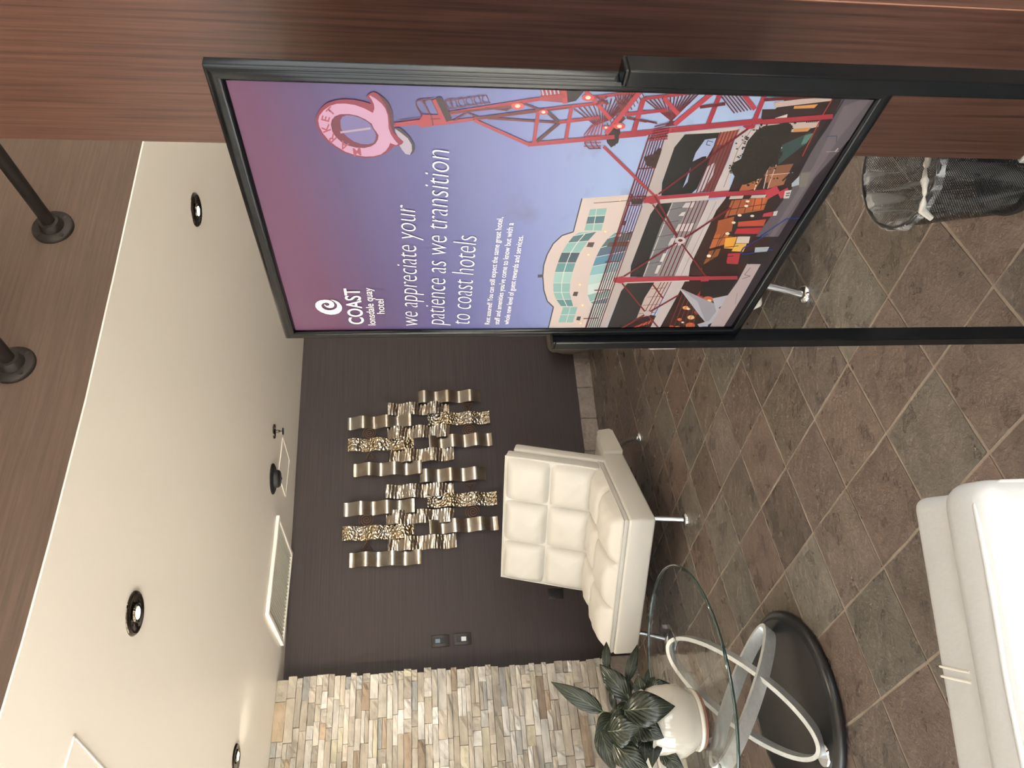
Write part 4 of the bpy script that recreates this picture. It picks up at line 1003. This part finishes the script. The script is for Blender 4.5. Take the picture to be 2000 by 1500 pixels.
for (x, y, r, cc) in ((1300, 960, 26, (240, 170, 100)), (1345, 1042, 30, (246, 200, 140)), (1250, 1060, 20, (226, 120, 70)), (1340, 1110, 40, (214, 110, 70)), (1230, 1130, 26, (236, 160, 100)), (1180, 1120, 18, (200, 90, 60)), (1325, 970, 14, (255, 246, 226)), (1275, 1084, 12, (255, 246, 226)), (1240, 1146, 12, (255, 246, 226)), (1490, 890, 46, (196, 104, 74)), (1500, 900, 18, (250, 214, 168)), (1400, 1000, 30, (150, 66, 52))): c7.ell(x, y, r, r*.6, cc)
for q in range(6): c7.line(1290+q*26, 800+q*20, 1150+q*40, 1150, 4, (150, 56, 50))
c7.poly([(1390, 860), (1440, 800), (1440, 860), (1470, 900), (1440, 910), (1410, 880)], (178, 52, 62))
c7.poly([(1440, 720), (1740, 715), (1640, 850), (1420, 860)], (40, 32, 30))
c7.poly([(1240, 788), (1545, 925), (1590, 1000), (1510, 1085), (1465, 1082)], (168, 166, 174)); c7.poly([(1240, 788), (1400, 905), (1470, 1080), (1430, 1040)], (190, 190, 198))
c7.poly([(1530, 880), (1680, 850), (1660, 910), (1580, 960), (1620, 1000), (1520, 1090), (1420, 1130), (1400, 1100), (1500, 1070), (1560, 990)], (196, 194, 204))
c7.poly([(1822, 588), (1938, 590), (1870, 720), (1760, 900), (1592, 1172), (1478, 1172), (1640, 880), (1740, 740)], (198, 180, 180))
c7.pline([(1850, 620), (1800, 680), (1850, 690), (1780, 715)], 5, (120, 104, 104)); c7.line(1740, 830, 1720, 930, 3, (130, 110, 110))
c7.poly([(1938, 590), (2100, 520), (2400, 380), (2400, 700), (1690, 1190), (1592, 1172), (1760, 905)], (58, 48, 56))
# -- right part of the picture
c8 = Crop(1200, 160, 3.846)
c8.poly([(1080, 330), (1320, 90), (1960, 90), (1990, 120), (1500, 700), (1200, 1160), (860, 1160), (840, 900), (860, 820), (1000, 440)], (58, 44, 42))
c8.poly([(400, 382), (530, 374), (520, 400), (440, 520), (395, 650), (356, 752), (352, 852), (240, 858), (262, 780), (320, 600)], CONC)
c8.poly([(530, 372), (945, 335), (930, 362), (530, 402)], (206, 196, 190))
c8.poly([(530, 392), (790, 380), (760, 470), (690, 640), (620, 800), (580, 835), (352, 852), (358, 756), (450, 490)], (36, 34, 33))
c8.poly([(680, 432), (765, 420), (745, 480), (700, 560), (640, 640), (512, 795), (550, 700), (610, 530)], (172, 186, 222))
c8.pline([(740, 450), (700, 440), (690, 470), (720, 475)], 5, (40, 40, 50))
c8.poly([(770, 425), (940, 350), (900, 440), (860, 560), (750, 820), (620, 830), (690, 640)], (120, 74, 70))
c8.poly([(790, 380), (940, 355), (900, 440), (860, 470), (760, 470)], (170, 96, 78))
c8.poly([(690, 640), (760, 600), (740, 700), (660, 820), (620, 830)], (196, 190, 196))
c8.poly([(580, 600), (660, 560), (690, 555), (680, 640), (590, 760), (545, 770)], (44, 36, 36))
c8.rails((800, 375), (615, 830), (925, 362), (745, 822), 6, 8, DRED)
c8.poly([(940, 352), (1092, 322), (1085, 350), (1000, 442), (940, 580), (872, 705), (862, 812), (745, 825), (790, 720), (850, 600)], (208, 198, 196))
c8.pline([(1040, 340), (930, 500), (820, 790)], 4, (130, 118, 116))
c8.poly([(1200, 150), (1640, 100), (1625, 140), (1200, 192)], (212, 190, 180)); c8.poly([(1350, 180), (1530, 165), (1500, 195), (1345, 200)], (224, 160, 92))
c8.poly([(1110, 205), (1600, 195), (1590, 245), (1100, 290)], (62, 46, 44)); c8.poly([(1205, 270), (1300, 240), (1295, 265), (1210, 275)], (230, 214, 206))
c8.poly([(1090, 320), (1540, 292), (1530, 335), (1340, 375), (1100, 350)], (206, 186, 176)); c8.poly([(1350, 350), (1480, 340), (1450, 370), (1340, 376)], (210, 150, 92))
for q in range(6): c8.line(1440+q*15, 303-q, 1450+q*15, 300-q, 8, (70, 60, 60))
c8.poly([(1240, 480), (1480, 370), (1440, 460), (1230, 620)], (62, 82, 80)); c8.poly([(1430, 400), (1500, 380), (1440, 460), (1400, 470)], (96, 134, 122))
for (pts, cc) in (([(960, 770), (1110, 720), (1060, 800), (930, 830)], (180, 110, 70)), ([(1120, 640), (1345, 612), (1300, 700), (1130, 760)], (140, 94, 72)), ([(1160, 690), (1310, 680), (1270, 770), (1150, 800)], (168, 112, 82)),
                  ([(880, 890), (1160, 860), (1120, 960), (830, 1010)], (176, 100, 62)), ([(1040, 880), (1140, 870), (1110, 950), (1020, 960)], (206, 110, 66)), ([(930, 1050), (1140, 1030), (1120, 1080), (925, 1085)], (196, 84, 62)), ([(920, 1100), (1110, 1092), (1090, 1140), (900, 1140)], (190, 52, 58)), ([(780, 1040), (900, 1010), (880, 1120), (760, 1150)], (168, 92, 52))): c8.poly(pts, cc)
for q in range(5): c8.line(905+q*52, 880-q*7, 850+q*62, 1010-q*14, 5, (60, 34, 30))
c8.line(840, 960, 1140, 915, 5, (60, 34, 30)); c8.line(1150, 660, 1120, 800, 5, (226, 206, 190)); c8.line(1215, 620, 1150, 800, 5, (226, 206, 190)); c8.line(1135, 700, 1340, 680, 4, (226, 206, 190))
for q in range(9): c8.line(1128-q*9, 600+q*24, 1122-q*9, 618+q*24, 8, (248, 232, 206))
for (x, y) in ((895, 1055), (850, 1138), (1245, 492), (1000, 895), (990, 930), (940, 1000), (1035, 1005)): c8.ell(x, y, 15, 9, (252, 238, 214))
rk = random.Random(3)
TREE = [(870, 640), (905, 600), (960, 570), (985, 500), (1010, 430), (1060, 370), (1120, 330), (1220, 318), (1300, 300), (1340, 330), (1320, 390), (1260, 470), (1240, 540), (1180, 610), (1130, 690), (1060, 740), (980, 770), (920, 730), (890, 690)]
c8.poly(TREE, (50, 44, 38))
for q in range(70):
    a = TREE[rk.randrange(len(TREE))]; c8.ell(a[0]+rk.uniform(-26, 26), a[1]+rk.uniform(-26, 26), rk.uniform(5, 14), rk.uniform(4, 10), rk.choice([(52, 46, 40), (64, 58, 50), (44, 40, 36)]), 6)
for q in range(110): c8.ell(rk.uniform(900, 1230), rk.uniform(400, 740), rk.uniform(4, 10), rk.uniform(3, 7), rk.choice([(66, 60, 50), (58, 52, 44), (40, 36, 32)]), 6) if True else None
# pavement, kerb and street furniture
c8.poly([(1640, 262), (1720, 100), (1990, 95), (1990, 130), (1760, 430), (1500, 720), (1230, 1160), (1060, 1160), (1330, 800), (1480, 520)], (104, 96, 102))
c8.poly([(1720, 180), (1900, 110), (1940, 110), (1700, 400), (1300, 1000), (1200, 1160), (1160, 1160), (1500, 620)], (122, 112, 118))
c8.poly([(1960, 105), (1990, 105), (1990, 140), (1770, 450), (1745, 470), (1900, 220)], (150, 124, 98))
c8.poly([(1985, 120), (2040, 100), (1780, 520), (1480, 880), (1260, 1200), (1200, 1200), (1500, 780), (1745, 470)], (44, 34, 44))
c8.poly([(1400, 680), (1475, 672), (1440, 780), (1385, 790)], (134, 126, 118))
c8.poly([(1330, 760), (1390, 700), (1385, 770), (1330, 785)], (178, 190, 196))
c8.pline([(1740, 100), (1600, 330), (1420, 590), (1260, 740)], 10, (44, 50, 60)); c8.pline([(1650, 100), (1560, 250), (1410, 555)], 8, (170, 66, 62))
c8.pline([(1590, 405), (1670, 402), (1665, 450)], 7, (70, 82, 104))
c8.line(1680, 495, 1655, 522, 7, (220, 210, 200)); c8.line(1590, 522, 1685, 518, 4, (176, 170, 170))
c8.pline([(1090, 1160), (1290, 1025), (1430, 1020), (1420, 1060)], 9, (42, 62, 128))
c7.pline([(2000, 330), (1790, 450), (1765, 490), (1790, 505), (1880, 490), (1920, 460), (2040, 468)], 9, (42, 66, 140))
c7.poly([(1890, 445), (2010, 440), (1990, 480), (1885, 488)], (178, 186, 196))
c7.poly([(1850, 505), (2000, 480), (1990, 580), (1830, 588)], (44, 38, 38))
# -- red steelwork
for (x0, y0, x1, y1, wd, cc) in ((0, 400, 1110, 290, 40, RED), (1110, 297, 1640, 255, 36, RED), (215, 886, 860, 835, 44, RED), (860, 838, 1230, 815, 34, RED), (1140, 850, 1230, 800, 60, BRED), (1235, 850, 1310, 815, 52, BRED)): c8.line(x0, y0, x1, y1, wd, cc)
c8.poly([(1280, 815), (1330, 808), (1310, 870), (1268, 872)], (222, 214, 208)); c8.poly([(1195, 970), (1228, 965), (1215, 1000), (1190, 1002)], (222, 214, 208)); c8.poly([(1120, 985), (1190, 970), (1185, 1005), (1110, 1010)], BRED)
c8.line(1290, 835, 1318, 830, 8, (90, 80, 80)); c8.line(1285, 852, 1312, 848, 8, (90, 80, 80))
c8.poly([(340, 880), (710, 850), (700, 880), (345, 910)], (206, 192, 184)); c8.poly([(870, 855), (970, 850), (960, 872), (860, 878)], (206, 192, 184)); c8.poly([(1030, 848), (1140, 842), (1130, 866), (1020, 870)], (206, 192, 184))
c7.line(690, 722, 1320, 708, 40, RED); c7.line(1320, 708, 1740, 702, 30, RED); c7.line(800, 745, 1330, 728, 9, (214, 200, 192)); c7.poly([(1420, 690), (1500, 688), (1495, 732), (1430, 735)], RED); c7.poly([(690, 705), (770, 690), (790, 740), (750, 750), (690, 742)], RED)
c7.poly([(940, 25), (1060, -10), (1075, 60), (1010, 78), (960, 60)], RED)
for (x0, y0, x1, y1) in ((1020, 80, 1470, 690), (775, 692, 1690, 108), (760, 750, 1085, 1150), (690, 1170, 1240, 850), (1020, 760, 1110, 880)): c7.line(x0, y0, x1, y1, 13, (128, 44, 48))
c7.ell(1255, 385, 46, 30, (206, 196, 194)); c7.ell(1255, 385, 20, 12, (120, 60, 60)); c7.ell(975, 1005, 34, 22, (196, 186, 184))
c8.line(0, 565, 300, 850, 18, RED); c8.line(300, 850, 470, 1150, 16, DRED); c8.line(330, 840, 1040, 320, 14, DRED); c8.line(560, 1150, 870, 940, 12, DRED)
c8.poly([(960, 330), (1060, 318), (1050, 345), (1000, 352)], RED)
# hand rails in front of the hotel
c7.rails((805, 60), (440, 1180), (930, 90), (560, 1140), 7, 7, DRED)
for q in range(5): c7.line(800-q*92, 90+q*240, 930-q*92, 84+q*240, 6, DRED)
c7.pline([(845, -10), (430, 1185)], 10, DRED); c7.poly([(835, 30), (945, 30), (930, 75), (840, 78)], (60, 40, 40))
c8.rails((262, 400), (100, 900), (385, 385), (225, 880), 7, 8, DRED); c8.line(262, 395, 90, 920, 10, DRED); c8.line(185, 650, 310, 640, 8, DRED); c8.line(110, 862, 240, 855, 8, DRED)
for q in range(3): c8.line(255+q*2, 410+q*14, 395+q*2, 396+q*14, 7, RED)
c8.poly([(220, 560), (290, 540), (330, 495), (355, 500), (345, 540), (310, 640), (240, 625)], (66, 40, 38))
# tower
c6 = Crop(780, 160, 4.1667)
sky1 = (150, 158, 206)
def stair(x0, y0, x1, y1, x2, y2, x3, y3, n, cc=DRED, wd=8): c6.rails((x0, y0), (x1, y1), (x2, y2), (x3, y3), n, wd, cc)
c6.poly([(1350, 55), (1515, 58), (1435, 150), (1350, 168)], (44, 30, 34)); c6.poly([(1145, 50), (1345, 52), (1350, 165), (1165, 150)], (166, 70, 84))
for q in range(5): c6.line(1160+q*32, 55, 1172+q*32, 105, 12, (186, 192, 220))
stair(1420, 215, 1600, 350, 1960, 70, 1720, 300, 15, DRED, 9)
stair(1960, 60, 1990, 120, 1690, 330, 1720, 400, 12, DRED, 8)
stair(1500, 430, 1570, 345, 1640, 430, 1660, 300, 6, RED, 8); stair(1510, 440, 1640, 430, 1500, 520, 1640, 520, 4, RED, 7)
c6.pline([(1505, 440), (1510, 500), (1545, 540), (1640, 535)], 8, DRED); c6.pline([(1545, 440), (1560, 500), (1590, 540)], 7, DRED); c6.pline([(1590, 435), (1600, 500), (1630, 535)], 7, DRED)
c6.poly([(1675, 420), (1740, 345), (1790, 330), (1797, 410), (1780, 490), (1722, 530), (1690, 490)], (46, 28, 30))
for (x0, y0, x1, y1, wd, cc) in ((-30, 342, 160, 325, 34, RED), (340, 262, 1150, 132, 30, RED), (390, 325, 1420, 192, 26, RED), (380, 250, 960, 190, 18, DRED), (640, 290, 1180, 215, 18, DRED), (600, 300, 1420, 200, 14, DRED),
        (700, 205, 860, 225, 12, DRED), (860, 230, 1000, 160, 12, DRED), (1000, 170, 1130, 215, 14, DRED), (440, 310, 560, 240, 12, DRED), (560, 250, 650, 285, 12, DRED),
        (610, 308, 1060, 508, 26, RED), (1045, 505, 2010, 418, 34, RED), (720, 290, 1270, 325, 18, DRED), (1290, 325, 1630, 285, 26, RED), (1130, 235, 1095, 490, 30, RED), (1210, 245, 1295, 322, 28, (86, 34, 40)),
        (1300, 330, 1118, 482, 26, (86, 34, 40)), (1400, 205, 1355, 462, 30, RED), (1400, 195, 1690, 160, 26, RED), (1340, 60, 1350, 170, 40, BRED), (1150, 130, 1350, 105, 40, RED), (1510, 60, 1720, 300, 32, BRED), (1970, 60, 1680, 420, 36, BRED),
        (1580, 120, 1960, 75, 26, RED), (1600, 110, 1700, 175, 20, DRED), (1690, 110, 1600, 180, 20, DRED), (1850, 260, 2010, 240, 32, RED), (1980, 140, 1910, 400, 36, RED), (1830, 280, 1760, 350, 34, (86, 34, 40)), (1660, 520, 2010, 862, 24, RED), (1850, 290, 2010, 320, 14, DRED)): c6.line(x0, y0, x1, y1, wd, cc)
c6.poly([(180, 265), (330, 262), (390, 340), (180, 362), (150, 345)], RED); c6.line(190, 300, 380, 290, 10, DRED); c6.line(260, 265, 275, 350, 10, DRED)
c6.poly([(300, 122), (330, 114), (352, 130), (385, 190), (428, 295), (372, 330), (325, 240), (288, 150)], (52, 28, 36)); c6.line(278, 140, 375, 340, 36, RED)
for x in (135, 205): c6.pline([(x+50, 270), (x+5, 190), (x+2, 155), (x+25, 138), (x+55, 140), (x+80, 190), (x+110, 250)], 7, DRED)
for x in (375, 410, 475, 540, 605, 670): c6.pline([(x+30, 215-(x-380)*.12), (x+3, 170-(x-380)*.1), (x+10, 140-(x-380)*.1), (x+35, 132-(x-380)*.1), (x+50, 160-(x-380)*.1), (x+62, 205-(x-380)*.12)], 6, DRED)
c6.line(150, 140, 280, 128, 6, DRED); c6.line(370, 152, 690, 105, 6, DRED); c6.line(400, 215, 740, 160, 7, DRED); c6.line(0, 312, 160, 290, 6, DRED)
for (x, y, r) in ((962, 190, 22), (1172, 240, 16), (1535, 122, 22), (1790, 355, 20), (1680, 366, 12)): c6.ell(x, y, r*2.4, r*1.3, (222, 86, 84)); c6.ell(x, y, r, r*.7, (255, 232, 206))
# rest of the tower seen towards the picture edge
stair2 = lambda *a: c8.rails(*a)
stair2((0, 90), (60, 240), (180, 70), (30, 300), 9, 9, DRED); stair2((230, 130), (470, 320), (640, 75), (380, 330), 14, 9, DRED); stair2((790, 90), (900, 230), (960, 90), (1050, 200), 7, 9, DRED); stair2((300, 330), (420, 300), (270, 420), (400, 400), 6, 7, DRED)
for (x0, y0, x1, y1, wd, cc) in ((190, 70, 0, 305, 36, BRED), (220, 120, 140, 380, 34, RED), (80, 240, 400, 205, 24, RED), (90, 260, 320, 305, 12, DRED), (370, 115, 480, 240, 34, BRED), (730, 80, 450, 315, 34, BRED), (220, 120, 560, 80, 24, RED), (790, 90, 700, 320, 34, RED), (640, 185, 830, 160, 22, DRED), (970, 90, 1055, 200, 34, BRED), (1130, 90, 1045, 300, 34, RED), (1120, 130, 1580, 100, 22, DRED)): c8.line(x0, y0, x1, y1, wd, cc)
c8.poly([(0, 420), (0, 360), (40, 340), (30, 420), (0, 480)], (46, 28, 30))
# -- round market sign
cq = Crop(600, 150, 8.333)
cq.line(1400, 770, 2010, 690, 60, RED); cq.line(1500, 705, 1880, 655, 10, DRED); cq.poly([(1800, 760), (1880, 600), (2000, 600), (2000, 800), (1830, 808)], RED)
cq.pline([(1870, 640), (1775, 460), (1772, 400), (1810, 370), (1850, 372), (1900, 420), (1980, 580)], 14, DRED)
cq.poly([(1430, 830), (1500, 812), (1585, 880), (1680, 980), (1742, 1080), (1756, 1150), (1732, 1220), (1680, 1262), (1640, 1240), (1700, 1150), (1640, 1000)], (58, 48, 54))
cq.poly([(1430, 830), (1530, 900), (1640, 990), (1700, 1090), (1705, 1190), (1672, 1258), (1600, 1242), (1540, 1170), (1490, 1080), (1440, 960)], (184, 172, 190))
cq.poly([(140, 680), (165, 590), (230, 490), (330, 410), (450, 370), (600, 352), (760, 360), (900, 385), (1035, 425), (1010, 370), (965, 315), (1000, 270), (1075, 232), (1150, 260), (1250, 330), (1330, 420), (1380, 530), (1400, 640), (1405, 720), (1440, 750), (1400, 790), (1420, 860), (1480, 960), (1570, 1045), (1540, 1085), (1460, 1120), (1420, 1110), (1350, 1180), (1250, 1250), (1120, 1295), (950, 1305), (780, 1280), (600, 1220), (450, 1130), (320, 1030), (230, 930), (170, 820)], (146, 44, 70))
cq.poly([(1150, 262), (1250, 330), (1330, 420), (1380, 530), (1400, 640), (1405, 790), (1420, 860), (1480, 960), (1400, 900), (1350, 760), (1330, 600), (1270, 440)], (84, 32, 46))
cq.poly([(180, 700), (200, 620), (270, 530), (370, 460), (480, 425), (620, 422), (780, 445), (930, 500), (1070, 575), (1095, 500), (1085, 430), (1050, 360), (1010, 300), (1025, 290), (1110, 340), (1210, 420), (1270, 500), (1310, 610), (1320, 720), (1325, 820), (1360, 920), (1420, 1010), (1480, 1080), (1450, 1100), (1350, 1065), (1330, 1120), (1280, 1190), (1200, 1250), (1080, 1280), (940, 1285), (780, 1260), (620, 1205), (470, 1115), (350, 1020), (260, 910), (200, 800)], (208, 160, 192))
cq.poly([(385, 760), (400, 690), (450, 630), (540, 595), (680, 592), (820, 620), (950, 680), (1050, 750), (1080, 820), (1130, 890), (1162, 940), (1150, 1010), (1110, 1075), (1040, 1120), (930, 1145), (800, 1140), (680, 1110), (560, 1050), (470, 970), (410, 880)], (118, 42, 66))
cq.poly([(540, 700), (570, 640), (640, 612), (740, 618), (860, 655), (980, 720), (1035, 770), (1060, 820), (1110, 900), (1120, 950), (1110, 1010), (1080, 1060), (1000, 1085), (880, 1080), (760, 1040), (660, 970), (590, 900), (550, 820)], (126, 116, 170))
cq.line(540, 892, 1030, 825, 34, (186, 160, 184))
ink.build('picture_print')

# -- lettering
m_letter = plain('poster_white_ink', (226, 220, 214), .35); m_letter2 = plain('poster_red_ink', (118, 34, 56), .35)
def text_mesh(body, offset, shear=0.0):
    cu = bpy.data.curves.new('lettering', 'FONT'); cu.body = body; cu.size = 1.0; cu.offset = offset; cu.shear = shear; cu.resolution_u = 4
    o = bpy.data.objects.new('tmp', cu); COL.objects.link(o); dg = bpy.context.evaluated_depsgraph_get()
    me = bpy.data.meshes.new_from_object(o.evaluated_get(dg)); bpy.data.objects.remove(o); return me
YT = YP-.00003-.0000022*(ink.k+30)
def lettering(body, lx, ly, ry, hpx, offset=0.0, shear=0.0, mat=None, cap='H', vp=(835, 1575)):
    """left end of the baseline at pixel (lx, ly), right end at pixel row ry; hpx is the height of the capitals there"""
    rx = vp[0]+(lx-vp[0])*(ry-vp[1])/(ly-vp[1])
    a = PP(lx, ly); b = PP(rx, ry); tpt = PP(lx-hpx, ly); hgt = tpt[1]-a[1]; wid = b[0]-a[0]
    me = text_mesh(body, offset, shear); xs_ = [v.co.x for v in me.vertices]; x0, x1 = min(xs_), max(xs_)
    ref = text_mesh(cap, offset); cz = max(v.co.y for v in ref.vertices)-max(0, min(v.co.y for v in ref.vertices)); bpy.data.meshes.remove(ref)
    for v in me.vertices: v.co = Vector((a[0]+(v.co.x-x0)/(x1-x0)*wid, YT, a[1]+v.co.y/cz*hgt))
    me.materials.clear(); me.materials.append(mat or m_letter)
    return link('lettering', me, POSTER)
def glyph(ch_, cx_, cy_, hpx, outx, outy, off=.02):
    """one letter of the round sign, its top pointing along the outward pixel direction"""
    me = text_mesh(ch_, off); c = cq.p(cx_, cy_); u = cq.p(cx_+outx*hpx, cy_+outy*hpx); rgt = cq.p(cx_-outy*hpx, cy_+outx*hpx)
    U = Vector((u[0]-c[0], u[1]-c[1])); Rv = Vector((rgt[0]-c[0], rgt[1]-c[1]))
    xs_ = [v.co.x for v in me.vertices]; ys_ = [v.co.y for v in me.vertices]; mx_ = (min(xs_)+max(xs_))/2; my_ = (min(ys_)+max(ys_))/2; hh = max(ys_)-min(ys_)
    for v in me.vertices:
        p = Vector(c)+Rv*((v.co.x-mx_)/hh)+U*((v.co.y-my_)/hh); v.co = Vector((p.x, YT, p.y))
    me.materials.clear(); me.materials.append(m_letter2); link('lettering', me, POSTER)
cl = Crop(600, 520, 11.11)
logo = [(505, 710), (560, 715), (640, 740), (700, 780), (745, 840), (757, 890), (740, 950), (690, 1000), (600, 1028), (500, 1033), (400, 1015), (300, 975), (220, 920), (180, 860), (180, 800), (215, 755), (280, 725), (370, 712), (450, 715), (520, 735), (570, 775), (590, 825), (580, 860), (540, 885), (480, 888), (420, 870), (380, 840), (368, 818), (382, 812), (402, 835), (430, 843), (465, 838), (487, 818), (480, 795), (450, 778), (405, 772), (350, 785), (315, 810), (308, 845), (330, 885), (380, 920), (450, 938), (520, 938), (590, 920), (640, 885), (655, 840), (640, 800), (600, 760), (550, 730)]
lp_ = [cl.p(*q) for q in logo]; tr_ = tessellate_polygon([[Vector((x, z, 0)) for x, z in lp_]])
me = bpy.data.meshes.new('spiral_logo'); me.from_pydata([(x, YT, z) for x, z in lp_], [], [list(t) for t in tr_]); me.materials.append(m_letter); link('spiral_logo', me, POSTER)
lettering('COAST', 711, 631.6, 562, 28.5, .012)
lettering('lonsdale quay', 733.8, 633.6, 561, 14.6, .0, cap='l')
lettering('hotel', 751.3, 611, 583, 14.9, .0, cap='l')
IT = .22
lettering('we appreciate your', 817, 634, 399, 22.5, -.02, IT, cap='x')
lettering('patience as we transition', 868, 634, 292, 23.5, -.02, IT, cap='x')
lettering('to coast hotels', 917.5, 631, 459, 24, -.02, IT, cap='x')
lettering('Rest assured! You can still expect the same great hotel,', 956, 632, 423, 9.6, .0)
lettering("staff and amenities you've come to know but with a", 974.5, 632, 434, 9.8, .0)
lettering('whole new level of guest rewards and services.', 993.5, 632, 459, 10.0, .0)
for ch_, gx, gy, ax_, ay_ in (('M', 812, 1208, .16, .98), ('A', 600, 1108, -.42, .90), ('R', 405, 985, -.72, .68), ('K', 308, 822, -.93, .36), ('E', 300, 668, -.96, -.26), ('T', 385, 548, -.72, -.70)):
    glyph(ch_, gx, gy, 135, ax_, ay_)
